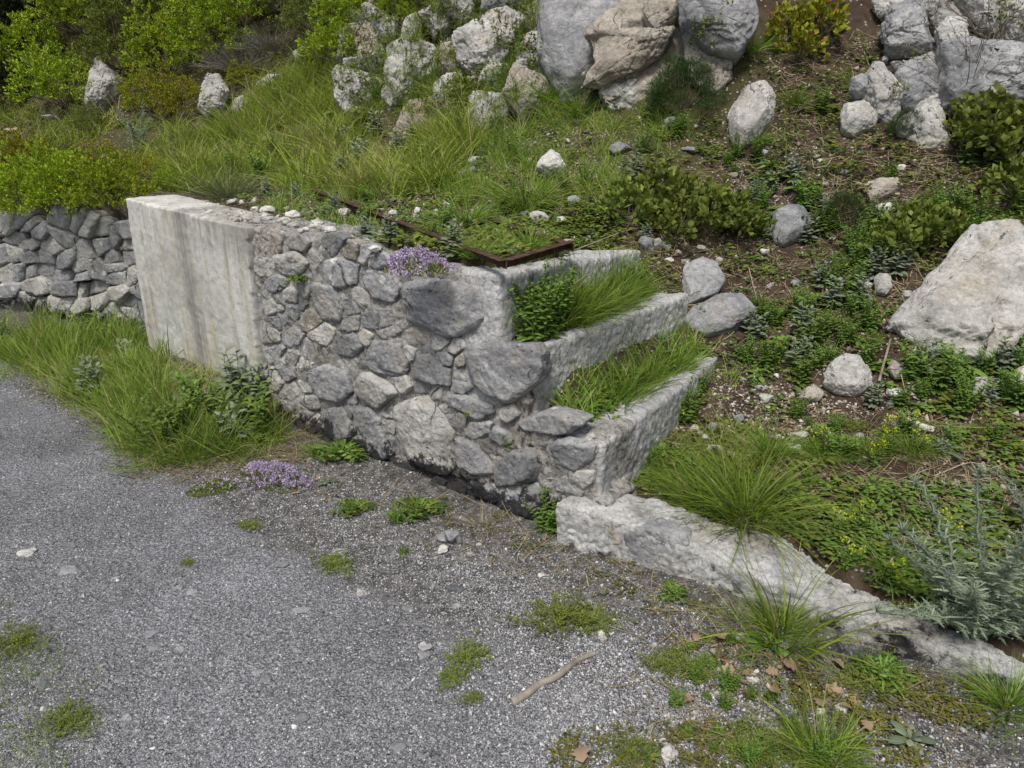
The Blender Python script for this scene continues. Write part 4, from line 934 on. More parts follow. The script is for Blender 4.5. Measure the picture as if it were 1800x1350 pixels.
P, Nn = rockhit(CL, 420); k = fbm(P, 2.6, 2, 171) > -.05; P, Nn = P[k], Nn[k]; m_ = len(P); P = np.repeat(P, 16, 0) + rng.normal(0, .02, (m_ * 16, 3)); tw = np.repeat(rng.random(m_), 16); d = unit(rng.normal(0, .35, (len(P), 3)) + np.array((0, -.25, .8))); LL = rng.uniform(.08, .28, len(P))
g.strips(P, d, LL, np.full(len(P), .005), np.stack([rng.normal(0, .3, len(P)), -rng.random(len(P)) * .5, -rng.random(len(P)) * .8], -1) * LL[:, None], 4, 'grass', 2, tint=np.clip(tw * .5 + rng.random(len(P)) * .5, 0, 1))
stuff('grass', g, G_SLOPE, 'grass hanging from cracks in the cliff rocks')
_skip = (lambda *a: None)
_skip('moss', g, MOSS, 'moss in the joints of the rubble wall', 'moss')

# gravel: loose and half-bedded stones
def pebbles(geo, P, size, sink=.3, bright=1.):
    n = len(P); O = np.array([(1, 0, 0), (-1, 0, 0), (0, 1, 0), (0, -1, 0), (0, 0, 1), (0, 0, -1)], float)
    F = np.array([(0, 2, 4), (2, 1, 4), (1, 3, 4), (3, 0, 4), (2, 0, 5), (1, 2, 5), (3, 1, 5), (0, 3, 5)])
    a = rng.uniform(0, 6.283, n); sc = size[:, None] * np.stack([rng.uniform(.7, 1.2, n), rng.uniform(.55, 1, n), rng.uniform(.35, .75, n)], -1)
    V = O[None] * sc[:, None] + rng.normal(size=(n, 6, 3)) * (size * .28)[:, None, None]
    ca, sa = np.cos(a)[:, None], np.sin(a)[:, None]; V = np.stack([V[..., 0] * ca - V[..., 1] * sa, V[..., 0] * sa + V[..., 1] * ca, V[..., 2]], -1)
    V = V + (P + np.stack([0 * a, 0 * a, size * sink], -1))[:, None]
    Fi = F[None] + (np.arange(n) * 6)[:, None, None]
    t = rng.random(n) ** bright; geo.add(V.reshape(-1, 3), T=Fi.reshape(-1, 3), ti=np.repeat(t, 6), tt=np.zeros(n * 6))
def thin(P):
    q = qdist(P[:, 0], P[:, 1]); s = (P[:, 0] - .11) * .788 - (P[:, 1] - 2.49) * .616
    return P[(q < .06) & (rng.random(len(P)) > .75 * sstep(-.5, -.2, q) * sstep(-.9, -.3, s))]
def psize(n, lo, hi, k=2.5): return lo + (hi - lo) * rng.random(n) ** k
g = Geo()
P, _, _ = scatter([(-120, 620), (200, 760), (420, 850), (700, 900), (900, 980), (1150, 1120), (1250, 1400), (-120, 1400)], 90000, filt=False); pebbles(g, P, psize(len(P), .0016, .0052), .0)
P, _, _ = scatter([(-120, 620), (200, 760), (420, 850), (700, 900), (900, 980), (1150, 1120), (1250, 1400), (-120, 1400)], 900, filt=False); pebbles(g, P, psize(len(P), .006, .016, 3), -.35)
GRV = [(330, 830), (520, 780), (700, 850), (950, 930), (1100, 1010), (1400, 1130), (1700, 1210), (1900, 1280), (1900, 1400), (1000, 1400), (900, 1250), (860, 1080), (600, 960), (400, 890)]
P, _, _ = scatter(GRV, 74000, 1, .16, filt=False); P = thin(P); pebbles(g, P, psize(len(P), .0016, .0056), .2, .42)
P, _, _ = scatter(GRV, 2600, 1, .12, filt=False); P = thin(P); pebbles(g, P, psize(len(P), .005, .010, 2.8), .2, .6)
P, _, _ = scatter([(640, 850), (950, 940), (1200, 1060), (1300, 1150), (1100, 1180), (880, 1060), (620, 900)], 6000, filt=False); pebbles(g, P, psize(len(P), .0025, .006), .3)
P, _, _ = scatter([(-100, 640), (200, 770), (420, 850), (380, 780), (200, 700), (60, 650)], 7000, filt=False); pebbles(g, P, psize(len(P), .002, .008), .2)
ob = link('gravel', g.mesh('gravel', False), PEB); tag(ob, 'grey gravel and chippings bedded in the worn asphalt and along its edge', 'gravel', kind='stuff')
g = Geo()
for poly, n, s_ in ((BANK, 15000, (.002, .011)), (BANK, 900, (.008, .026)), (MID, 9000, (.002, .014)), (MID, 500, (.008, .028)), ([(380, 365), (540, 375), (700, 420), (560, 430), (400, 372)], 1500, (.003, .012)), ([(1230, 640), (1500, 700), (1600, 860), (1300, 840)], 4000, (.002, .012)), ([(1250, 260), (1520, 260), (1560, 380), (1300, 380)], 4000, (.002, .009))):
    P, _, _ = scatter(poly, n, nz=(2.3, -.3, 93)); pebbles(g, P, psize(len(P), *s_), .25)
for wh in (0, 1): P = tread(wh, rng.random(500), rng.normal(0, .05, 500)); pebbles(g, P, psize(len(P), .002, .01), .25)
# white rubble strewn along the top of the concrete wall
P = np.array([cpt(LEN * t, -rng.uniform(.02, .26), 1.005) for t in rng.random(500)]); k = rng.random(500); pebbles(g, P, psize(500, .003, .016), .4)
P = np.array([(*(FP + FD * kk)[:2] - FN[:2] * oo, .99) for kk, oo in zip(rng.uniform(0, 1.1, 500), rng.uniform(.04, .28, 500))]); P[:, 2] = .985 - .03 * ((P[:, 0] + 1.31) / .9) + .012; pebbles(g, P, psize(500, .003, .013), .1)
ob = link('gravel', g.mesh('gravel', False), PEBW); tag(ob, 'buff and whitish chips of stone scattered in the soil of the bank', 'gravel', kind='stuff')

# ------------------------------------------------------------------ individual plants
def put(root, u, v, rz=None, sc=1., z=None, p=None):
    p = hit1(u, v) if p is None else p
    root.location = p; root.rotation_euler = (0, 0, rng.uniform(0, 6.28) if rz is None else rz); root.scale = (sc, sc, sc); return root
def mk_tuft(n, L, W, spread, tilt, droop, mat, name='grass_tuft', segs=5):
    g = Geo(); P = np.zeros((n, 3)); P[:, :2] = rng.normal(size=(n, 2)) * spread; n0 = len(P); az = np.arctan2(P[:, 1], P[:, 0]); rr = np.hypot(P[:, 0], P[:, 1]) / (spread + 1e-6)
    a = az + rng.normal(0, .6, n); tl = np.clip(rr * .28 * tilt / .4 + np.abs(rng.normal(0, tilt * .6, n)), 0, 1.35)
    d = unit(np.stack([np.cos(a) * np.sin(tl), np.sin(a) * np.sin(tl), np.cos(tl)], -1)); LL = rng.uniform(*L, n)
    hz = np.stack([np.cos(a), np.sin(a), np.zeros(n)], -1); k = rng.uniform(.15, 1, n) * droop
    tint = np.where(rng.random(n) < .05, .995, rng.random(n) * .9)
    g.strips(P - np.array((0, 0, .01)), d, LL, rng.uniform(*W, n), hz * (LL * k * .6)[:, None] - np.array((0, 0, 1)) * (LL * k * .6)[:, None], segs, 'grass', 2, tint=tint)
    return link(name, g.mesh(name), mat)
def mk_rosette(n, L, asp, mat, up=(.3, 1.2), name='leafy_rosette', prof='spoon', bendk=.35, lobes=False):
    g = Geo(); a = np.arange(n) * 2.4 + rng.normal(0, .2 if n < 40 else .9, n); f = np.linspace(0, 1, n) if n < 40 else rng.random(n); e = up[0] + (up[1] - up[0]) * f
    d = unit(np.stack([np.cos(a), np.sin(a), np.tan(e * .9)], -1)); LL = rng.uniform(*L, n) * (1.1 - .45 * f)
    hz = np.stack([np.cos(a), np.sin(a), 0 * a], -1)
    g.strips(np.zeros((n, 3)) + d * .004, d, LL, LL * asp * rng.uniform(.85, 1.15, n), (hz * .3 - np.array((0, 0, 1))) * (LL * bendk)[:, None], 6, prof, 3, .3, side=unit(np.cross(d, np.array((0, 0, 1.)) + hz * .01)))
    if lobes:
        for k in np.linspace(.25, .85, 5):
            Q = d * (LL * k)[:, None] + (hz * .3 - np.array((0, 0, 1))) * (LL * bendk * k * k)[:, None]
            for sg in (-1, 1): sd_ = unit(np.cross(d, np.array((0, 0, 1.)))) * sg; g.strips(Q, unit(sd_ - d * .25 + rng.normal(0, .25, (n, 3))), LL * .24 * (.5 + .7 * k), LL * .10, None, 2, 'leaf')
    return link(name, g.mesh(name), mat)
def mk_herb(ns, Hh, spread, leafL, asp, mat, pairs=9, name='leafy_herb', flower=None, lean=.35, smat=None, nf=0):
    root = empty(name, (0, 0, 0)); g = Geo(); st = Geo(); fl = Geo()
    for i in range(ns):
        a = rng.uniform(0, 6.283); b0 = np.array((math.cos(a), math.sin(a), 0)) * spread * rng.random() * .5; hh = Hh * rng.uniform(.6, 1.1); tl = rng.random() * lean * 1.6
        tt = np.linspace(0, 1, 7)[:, None]; pts = b0 + tt * hh * np.array((0, 0, 1.)) * math.cos(tl) + np.array((math.cos(a), math.sin(a), 0)) * (tt ** 1.4 * hh * math.sin(tl)) + rng.normal(0, .003, (7, 3))
        pts[0, 2] = -.01; st.tube(pts, .0022, .001, 4)
        n = pairs * 3; f = np.linspace(.08, 1, n); B = np.stack([np.interp(f, tt[:, 0], pts[:, j]) for j in range(3)], -1); aa = np.arange(n) * 2.2 + rng.normal(0, .4, n)
        e = .2 + f * .9; d = unit(np.stack([np.cos(aa), np.sin(aa), e], -1)); LL = leafL * rng.uniform(.6, 1.15, n) * (1.15 - .55 * f)
        g.strips(B, d, LL, LL * asp, np.stack([np.cos(aa), np.sin(aa), -np.ones(n) * 1.2], -1) * (LL * .25)[:, None], 4, 'leaf', 3, .3, side=unit(np.cross(d, np.array((0, 0, 1.)))), tint=np.clip(.25 + .6 * f * rng.random(n) + .2 * rng.random(n), 0, .95))
        if flower and i < (nf or ns):
            m = 16; B = pts[-1] + rng.normal(0, .008, (m, 3)) + np.array((0, 0, 1)) * (rng.random(m) * -.02 + .004)[:, None]; fl.strips(B, unit(rng.normal(size=(m, 3)) + np.array((0, 0, .8))), np.full(m, .010), np.full(m, .008), None, 2, 'leaf')
    link('foliage', g.mesh('foliage'), mat, root); link('stalk', st.mesh('stalk'), smat or LF_MID, root)
    if flower: link('blossom', fl.mesh('blossom'), flower, root)
    return root
def mk_bush(rx, rz, mat, ncl=240, per=11, leaf=(.018, .035), asp=.6, name='shrub', gaps=.1, seed=0, flat=False, twig=26, smat=TWIG):
    """crown of leaf whorls on a lumpy ellipsoid, twigs from the root"""
    root = empty(name, (0, 0, 0)); g = Geo(); st = Geo(); d = unit(rng.normal(size=(ncl * 2, 3)))[:ncl * 2]; d[:, 2] = np.abs(d[:, 2]) * 1.1 - .25; d = unit(d)
    rad = (.55 + .45 * rng.random(len(d)) ** .5) * (1 + .38 * fbm(d, 2.3, 2, seed + 5)); keep = fbm(d * rad[:, None] + seed, 3.5, 2, seed + 8) > -.5 + gaps; d, rad = d[keep][:ncl], rad[keep][:ncl]
    Cc = d * rad[:, None] * np.array((rx, rx, rz)) + np.array((0, 0, rz * .35)); n = len(Cc)
    B = np.repeat(Cc, per, 0) + rng.normal(0, leaf[1] * .35, (n * per, 3)); dd = unit(np.repeat(d + np.array((0, 0, .7)), per, 0) + rng.normal(0, .75, (n * per, 3)))
    LL = rng.uniform(*leaf, n * per); t = np.clip(np.repeat(rng.random(n), per) * .5 + rng.random(n * per) * .5, 0, 1)
    g.strips(B, dd, LL, LL * asp, rng.normal(0, .15, (n * per, 3)) * LL[:, None], 2, 'leaf', 3, .25, tint=t)
    for i in rng.choice(n, min(twig, n), replace=False):
        tt = np.linspace(0, 1, 6)[:, None]; e = Cc[i]; mid = e * np.array((.45, .45, .25)); pts = 2 * (1 - tt) * tt * mid + tt ** 2 * e + (1 - tt) ** 2 * np.array((0, 0, -.02)) + rng.normal(0, .006, (6, 3)) * tt; st.tube(pts, .005, .0015, 4)
    link('foliage', g.mesh('foliage'), mat, root); link('twig_frame', st.mesh('twig_frame'), smat, root); return root

def named(o, label, cat, group=None): return tag(o, label, cat, group)
FOR_COPY = {}
# -- grass tufts
def mk_mat():
    g = Geo(); n = 110; a = rng.uniform(0, 6.283, n); r_ = rng.random(n) ** .7 * .10 * (1 + .35 * np.sin(a * 3) + .25 * np.sin(a * 7 + 1)); P = np.stack([np.cos(a) * r_, np.sin(a) * r_ * .8, rng.random(n) * .018], -1); cover(g, P, rng.random(n), 8, .012, (.006, .015), .3, (.3, 1.4))
    n = 90; a = rng.uniform(0, 6.283, n); P = np.stack([np.cos(a), np.sin(a), 0 * a], -1) * .05 * rng.random((n, 1)); tl = rng.uniform(.2, 1.2, n); d = np.stack([np.cos(a) * np.sin(tl), np.sin(a) * np.sin(tl), np.cos(tl)], -1); LL = rng.uniform(.04, .09, n)
    g.strips(P, d, LL, np.full(n, .0022), np.stack([np.cos(a) * .3, np.sin(a) * .3, -np.ones(n) * .5], -1) * (LL * .6)[:, None], 4, 'grass', 2, tint=rng.random(n) * .95)
    return link('grass_tuft', g.mesh('grass_tuft'), LF_OLIVE)
tA = mk_tuft(520, (.16, .36), (.003, .0055), .055, .45, .95, G_FRESH); tB = mk_tuft(320, (.14, .30), (.003, .0055), .04, .5, 1., G_FRESH); tC = mk_mat(); tS = mk_tuft(160, (.05, .15), (.0015, .003), .03, .7, .8, G_DRY); tU = mk_tuft(260, (.10, .27), (.003, .0055), .035, .3, .7, G_FRESH)
tD = mk_tuft(110, (.10, .26), (.003, .0055), .035, .45, .7, G_SLOPE); tE = mk_tuft(400, (.10, .2), (.0015, .003), .035, .7, .4, G_BLUE, 'fine_grass_tuft')
used = set()
ONTREAD = {(1011, 561): (0, .4), (1031, 561): (0, .52), (1061, 561): (0, .66), (1091, 551): (0, .82), (1045, 641): (1, .42), (1105, 621): (1, .75), (1040, 530): (0, 0.75), (985, 560): (0, 0.35), (1020, 650): (1, 0.3), (1070, 640): (1, 0.55), (985, 700): (1, 0.02), (1035, 700): (1, 0.2), (1015, 690): (1, 0.12), (880, 585): (0, 0.08), (1145, 620): (1, 0.95), (1120, 640): (1, 0.85), (905, 590): (0, 0.03), (925, 583): (0, .1), (1100, 560): (0, .93), (1005, 561): (0, .33), (1050, 571): (0, .5), (1015, 611): (0, .3), (950, 575): (0, 0.2)}
def place(src, u, v, label, cat, group=None, sc=1., rz=None, p=None):
    if (u, v) in ONTREAD: p = tread(ONTREAD[(u, v)][0], ONTREAD[(u, v)][1], .045)
    o = src if src.name not in used else copy_tree(src)
    used.add(src.name); put(o, u, v, rz, sc, p=p)
    if group is None and 'group' in o: del o['group']
    return tag(o, label, cat, group)
GT = 'grass tufts'
for (s_, u, v, lab, sc) in (
    (tA, 1312, 905, 'largest lush grass tuft spilling over behind the kerb wall', 1.0), (tA, 1240, 890, 'lower-lying lush grass tuft left of the largest one behind the kerb', .62), (tB, 1360, 800, 'upright grass tuft just above the largest lush tuft', .7),
    (tU, 1040, 530, 'bushy grass tuft at the back between the top and middle ledges', .95), (tU, 985, 560, 'grass tuft in front of the top ledge above the square block', .75), (tU, 1020, 650, 'arching grass tuft rooted just right of the square block on the lower tread', 1.0), (tU, 1070, 640, 'spreading grass tuft in the middle of the lower tread', .85),
    (tU, 1005, 561, 'grass tuft hanging over the middle ledge beside the square block', 1.15), (tU, 1050, 571, 'grass tuft at the centre of the upper tread', 1.1), (tA, 1015, 611, 'long grass spilling down from the upper tread onto the lower one', .75),
    (tB, 850, 452, 'grass tuft at the near end of the rusty frame', .5), (tB, 930, 438, 'grass tuft inside the near corner of the rusty frame', .55), (tB, 770, 428, 'grass tuft between the purple thyme and the rusty frame', .55),
    (tU, 1011, 561, 'upright grass at the foot of the top ledge, a third along', 1.0), (tU, 1031, 561, 'upright grass at the foot of the top ledge, half way along', 1.0), (tU, 1061, 561, 'upright grass under the far half of the top ledge', .95), (tU, 1091, 551, 'last upright grass tuft before the bank under the top ledge', .85), (tU, 1045, 641, 'upright grass against the face of the middle ledge', .9), (tU, 1105, 621, 'upright grass against the far end of the middle ledge', .9),
    (tS, 852, 925, 'straw-coloured dry tuft at the wall foot by the kerb corner', 1.0), (tS, 545, 770, 'dry yellowish tuft at the foot of the rubble wall left end', .8), (tS, 1290, 1090, 'dry tuft in front of the kerb', .8), (tS, 700, 715, 'dead tuft hanging from the joint above the cracked slab', .5),
    (tB, 925, 365, 'arching grass clump below the bright white pointed stone', 1.25), (tB, 820, 395, 'bright grass tuft growing through the rusty iron frame', .85), (tB, 980, 175, 'hanging grass beside the foot of the tallest rock face', 1.1), (tB, 1020, 200, 'grass clump under the brown rock wedge', .8),
    (tD, 1380, 1120, 'tall sparse grass tuft standing in front of the kerb wall', 1.45), (tB, 1365, 1105, 'denser grass at the foot of the tall sparse tuft', .6), (tC, 985, 1090, 'low spreading green weed mat on the gravel below the wall foot', 1.3), (tC, 1040, 1095, 'right half of the low green mat on the gravel', .9),
    (tC, 820, 1160, 'small green grass patch alone on the asphalt', .8), (tC, 795, 1195, 'yellowish fringe of the small patch on the asphalt', .5), (tC, 590, 995, 'flat green weed patch on the asphalt left of the loose grey stone', .8), (tC, 830, 1230, 'tiny dry tuft on the asphalt left of the stick', .35),
    (tD, 1430, 1320, 'pale-bladed grass tuft at the bottom edge near the rosette', .9), (tB, 1460, 1345, 'thick green tuft at the bottom edge of the picture', .55), (tC, 1215, 1180, 'thin grass wisps left of the oak leaves', .9), (tC, 1530, 1195, 'dark green low tuft under the kerb at the right', 1.0),
    (tB, 1770, 1240, 'grass tuft in the lower right corner', .6), (tC, 1330, 1320, 'low grass fringe at the bottom edge left of the pale tuft', .9), (tC, 1110, 1330, 'small weed at the bottom edge by the white stone', .7), (tC, 30, 1130, 'moss-like grass patch at the left edge of the asphalt', .9), (tC, 120, 1270, 'thin weedy grass in the lower left corner', .8),
    (tC, 440, 925, 'tiny olive tuft on the asphalt below the purple thyme', .5), (tC, 330, 990, 'tiny yellowish tuft alone on the asphalt', .3), (tB, 1320, 90, 'grass tuft at the right of the blue-grey cliff block', .7), (tB, 1330, 250, 'grass blades in front of the rounded whitish boulder', .5), (tB, 1395, 180, 'thin upright grass right of the rounded whitish boulder', .6),
    (tB, 560, 800, 'grass tuft at the foot of the wall beside the purple thyme', .4), (tE, 400, 345, 'wide bluish fine-leaved tussock above the concrete wall', 1.9), (tE, 455, 330, 'smaller bluish tussock beside the wide one', 1.3), (tE, 700, 345, 'grey-green feathery tuft among the rusty bars', .8), (tE, 860, 145, 'fine dark tuft between the pale rocks of the cliff', .8),
    (tD, 1500, 150, 'wispy grass behind the two stacked stones', .8), (tD, 690, 745, 'dry tuft rooted in the joint above the cracked slab', .3), (tC, 1650, 1075, 'green grass under the thistle by the kerb', .9), (tB, 1560, 1000, 'green grass between the kerb and the thistle', .5)):
    place(s_, u, v, lab, 'grass tuft', GT, sc)
# -- rosettes and broad-leaved herbs
rA = mk_rosette(15, (.06, .1), .38, LF_MID); rB = mk_rosette(12, (.05, .085), .42, LF_SAGE, (.4, 1.3)); rC = mk_rosette(80, (.03, .09), .08, LF_MID, (.5, 1.5), 'dandelion_plant', 'leaf', .4, lobes=True); rD = mk_rosette(26, (.05, .09), .22, LF_SPURGE, (.1, 1.3), 'spurge_shoot', 'leaf', .2)
RG = 'broad-leaved rosettes'
for (s_, u, v, lab, sc) in (
    (rA, 1345, 1135, 'broad-leaved rosette at the foot of the tall tuft by the kerb', .75), (rB, 1600, 1300, 'grey-green broad rosette near the lower right corner', .8), (rA, 985, 700, 'low broad leaves at the left end of the lower tread', .7), (rA, 1035, 700, 'second clump of broad leaves along the lower tread', .75), (rA, 1015, 690, 'middle clump of broad leaves on the lower tread', .6),
    (rC, 600, 805, 'bright green toothed plant at the wall foot right of the thyme', 1.9), (rC, 735, 905, 'bright spiky-leaved plant on the gravel below the cracked slab', 1.6), (rC, 622, 900, 'small dark-leaved plant left of the bright spiky-leaved one', 1.2), (rB, 575, 850, 'grey-green cushion plant beside the purple thyme', .6), (rC, 710, 970, 'tiny green sprout left of the loose grey stone', .35),
    (rC, 525, 495, 'spiky grey-green plant growing out of the upper wall face', .9), (rC, 820, 730, 'small bright sprout in a joint at the middle of the wall', .3), (rC, 1185, 1045, 'small leafy plant at the foot of the bluish kerb stone', .8), (rC, 1550, 1185, 'dark leafy weed below the right end of the kerb', 1.2),
    (rB, 1635, 1020, 'round-leaved plant in front of the thistle', .75), (rB, 1480, 905, 'broad upright leaves right of the largest grass tuft', .6), (rA, 880, 585, 'wide dark leaves against the top ledge', .8), (rC, 1210, 1290, 'single upright sprout at the bottom near the white stone', .4), (rA, 1140, 1330, 'low leaves at the bottom edge right of the white stone', .4)):
    p = None
    if v in (495, 730): p = facepx(np.array([u]), np.array([v]), .02)[0]
    place(s_, u, v, lab, 'plant', RG, sc, p=p)
for (u, v, sc, lab) in ((1640, 650, 1.05, 'blue-green spurge shoot under the largest boulder, left'), (1690, 640, .8, 'blue-green spurge shoot under the largest boulder, right'), (1615, 630, .8, 'blue-green spurge shoot against the left foot of the largest boulder'), (1665, 670, .75, 'low blue-green spurge shoot below its neighbours'), (1145, 620, .9, 'blue-green spurge shoot at the right end of the middle ledge'), (1120, 640, .75, 'smaller blue-green spurge shoot on the lower tread'), (1165, 600, .7, 'blue-green spurge shoot beside the two flat blue-white rocks'), (1655, 790, 1.0, 'dark blue-green spurge shoot on the bare soil above the thistle'), (1340, 770, .6, 'small blue-green shoot above the upright grass tuft')):
    place(rD, u, v, lab, 'plant', 'spurge shoots', sc)
# herbs
hA = mk_herb(9, .16, .05, .038, .42, LF_MID, 6); hB = mk_herb(7, .13, .05, .05, .5, LF_SAGE, 4, 'sage_herb', smat=LF_SAGE); hC = mk_herb(12, .15, .06, .02, .6, LF_MID, 9, 'small_leaved_herb')
hD = mk_herb(4, .14, .03, .03, .3, LF_MID, 5, 'lime_flowered_spurge', FL_LIME); hE = mk_herb(3, .34, .03, .035, .25, LF_MID, 8, 'yellow_toadflax', FL_YELLOW, .12)
for (s_, u, v, lab, sc) in (
    (hA, 1420, 610, 'tall leafy herb column on the bank right of the flat rocks', 1.15), (hA, 1405, 560, 'leafy herb behind the tall leafy column', 1.0), (hB, 1400, 650, 'pale sage-like herb above the hump-shaped boulder', 1.15), (hB, 1440, 500, 'sage-like herb left of the small grey rock', .9), (hB, 1510, 540, 'sage-like herb with upright leaves left of the largest boulder', 1.1), (hB, 1575, 480, 'sage-like herb above the largest boulder', 1.0),
    (hC, 1205, 735, 'dense dark herb hanging over the end of the lowest ledge', 1.2), (hC, 1225, 690, 'upper part of the herb at the end of the lowest ledge', .9), (hC, 905, 590, 'upright mint-like herb against the top ledge', 1.7), (hC, 950, 575, 'second mint-like herb against the top ledge', 1.6), (hC, 925, 583, 'middle mint-like herb against the top ledge', 1.75), (hA, 1100, 560, 'leafy herb under the far end of the top ledge', 1.1), (hC, 1500, 440, 'dark low herb on the bank above the small grey rock', 1.2), (hA, 1190, 240, 'leafy herb under the dark fine-leaved bush', .9),
    (hC, 1330, 560, 'small herb in front of the lower flat rock', .9), (hA, 1240, 575, 'light leafy herb at the left of the lower flat rock', .6), (hB, 640, 420, 'sage-like herb on the platform by the bluish rubble', .7), (hB, 690, 430, 'sage-like herb behind the purple thyme on the wall', .8), (hB, 795, 470, 'bright herb between the thyme and the rusty bar end', .9), (hB, 590, 380, 'sage-like herb over the concrete wall top, middle', .9), (hB, 520, 355, 'sage-like herb over the concrete wall top, left', .9), (hB, 470, 345, 'low sage-like leaves under the bluish tussock', .8),
    (hC, 965, 935, 'grey-green bushy herb at the corner of wall and kerb', 1.1), (hC, 1000, 895, 'small herb at the kerb corner above the bushy one', .5), (hA, 1750, 300, 'big-leaved green plant at the right edge under the long ledge', 1.4), (hA, 1700, 290, 'big-leaved green plant left of its larger neighbour', 1.2), (hA, 1790, 380, 'lime-tinted leafy plant at the right edge above the grey rock', 1.1), (hC, 1650, 380, 'mixed low herb on the bank below the small tan rock', 1.1), (hA, 1560, 330, 'leafy herb left of the low tan and grey rock', .7), (hA, 1440, 200, 'dark herb right of the rounded whitish boulder', 1.0), (hA, 870, 240, 'leafy herb on the slope left of the hanging grass', 1.0), (hA, 900, 280, 'leafy herb above the arching grass clump', .9), (hC, 760, 270, 'dark herb at the top end of the long grass', 1.1), (hC, 1130, 270, 'low herb right of the white pointed stone', 1.0), (hB, 1100, 310, 'pale herb on the bank above the olive shrubs', .7), (hC, 1030, 330, 'low herb beside the white pointed stone', .9),
    (hC, 700, 920, 'feathery grey-green plant below the cracked slab', .5), (hC, 1470, 760, 'low weed below the hump-shaped boulder', .6)):
    place(s_, u, v, lab, 'plant', 'leafy herbs', sc)
# many more small plants, nothing tells them apart
rr_ = random.Random(21)
def many(srcs, poly, n, lab, cat, group, scs, mind=24):
    pts = []; tries = 0
    while len(pts) < n and tries < 4000:
        tries += 1; xs = [p[0] for p in poly]; ys = [p[1] for p in poly]; u = rr_.uniform(min(xs), max(xs)); v = rr_.uniform(min(ys), max(ys))
        if not inpoly(u, v, poly) or any((u - a) ** 2 + (v - b_) ** 2 < mind ** 2 for a, b_ in pts): continue
        p = hit1(u, v)
        if not free(p[None])[0] or fbm2(p[:1], p[1:2], 2.2, 2, 140)[0] < -.12: continue
        pts.append((u, v)); place(rr_.choice(srcs), u, v, lab, cat, group, rr_.uniform(*scs), p=p)
many([hA, hC, rA, hB], [(1100, 210), (1330, 270), (1500, 400), (1700, 380), (1800, 400), (1800, 740), (1560, 720), (1250, 640), (1340, 480), (1130, 440)], 110, 'small green herb on the stony brown bank', 'plant', 'small herbs dotted over the bank', (.55, 1.2), 22)
many([hA, rB, tC], [(420, 350), (700, 330), (1000, 330), (1060, 420), (880, 440), (640, 410)], 26, 'small green herb on the flat top behind the rubble wall', 'plant', 'small herbs on the platform', (.4, .85), 24)
many([hA, hC, rA, tC], [(1100, 800), (1380, 730), (1760, 760), (1790, 1080), (1640, 1040), (1400, 930), (1200, 870)], 34, 'small green herb growing between the kerb wall and the bank', 'plant', 'small herbs behind the kerb', (.35, .75), 26)
many([hA, hC, tB], [(560, 40), (930, 20), (930, 170), (800, 240), (700, 200), (600, 150)], 26, 'leafy weed among the broken pale rocks', 'plant', 'weeds among the cliff rocks', (.6, 1.2), 24)
many([tU, hC, hB, tB], [(1120, 830), (1400, 780), (1700, 800), (1760, 1040), (1600, 1010), (1400, 930), (1200, 870)], 26, 'tuft of grass or leaves in the green strip behind the kerb wall', 'plant', 'mixed tufts behind the kerb', (.25, .6), 30)
many([tC, rC, hC], [(1130, 1150), (1280, 1110), (1560, 1210), (1780, 1260), (1780, 1340), (1250, 1340)], 26, 'low weed in the gravel in front of the kerb wall', 'plant', 'weeds in front of the kerb', (.25, .6), 30)
many([hA, hC, rA, hB, rC], [(-60, 600), (60, 640), (200, 740), (300, 800), (470, 770), (480, 700), (360, 660), (250, 620), (0, 580)], 34, 'broad-leaved weed in the long grass of the verge', 'plant', 'weeds in the grass verge', (1.0, 2.0), 20)
many([rA, hA, hB], [(330, 340), (500, 160), (800, 260), (780, 330), (600, 350)], 22, 'broad-leaved weed in the long slope grass', 'plant', 'weeds in the slope grass', (.9, 1.7), 30)
for i, (u, v) in enumerate(((1552, 775), (1600, 772), (1540, 825), (1465, 945), (1520, 935), (1560, 800), (1610, 795), (1480, 1000), (1580, 1040), (1440, 800), (1205, 745), (1655, 950))):
    place(hD, u, v, 'small plant with a lime-yellow flower head behind the kerb', 'plant', 'lime-flowered spurge', .75)
for (u, v, sc, lab) in ((400, 660, 1.0, 'tall toadflax with pale yellow flowers against the concrete panel'), (440, 660, .85, 'leafy toadflax stems near the right edge of the concrete panel'), (458, 690, .7, 'short toadflax at the corner of concrete and rubble')):
    place(hE, u, v, lab, 'flower', 'yellow toadflax stems', sc)
# -- thyme
def mk_thyme(rx, ry, rz, nf, name='purple_thyme'):
    root = empty(name, (0, 0, 0)); g = Geo(); f = Geo(); n = 900; a = rng.uniform(0, 6.283, n); r_ = np.sqrt(rng.random(n)); z = rz * (1 - r_ ** 2) * rng.random(n)
    B = np.stack([np.cos(a) * r_ * rx, np.sin(a) * r_ * ry, z], -1); g.strips(B, unit(rng.normal(size=(n, 3)) + np.array((0, 0, 1.2))), np.full(n, .014), np.full(n, .005), None, 2, 'leaf')
    m = nf; a = rng.uniform(0, 6.283, m); r_ = np.sqrt(rng.random(m)); r_ *= 1 + .25 * np.sin(a * 3 + 1); Cc = np.stack([np.cos(a) * r_ * rx, np.sin(a) * r_ * ry, rz * (1 - .8 * np.clip(r_, 0, 1) ** 2) + rng.normal(0, .006, m)], -1)
    B = np.repeat(Cc, 9, 0) + rng.normal(0, .0035, (m * 9, 3)); f.strips(B, unit(rng.normal(size=(m * 9, 3)) + np.array((0, 0, .6))), rng.uniform(.003, .006, m * 9), rng.uniform(.003, .0045, m * 9), None, 1, 'flat')
    link('foliage', g.mesh('foliage'), LF_OLIVE, root); link('blossom', f.mesh('blossom'), FL_PURPLE, root); return root
th = mk_thyme(.18, .10, .07, 420); th2 = mk_thyme(.12, .09, .08, 330)
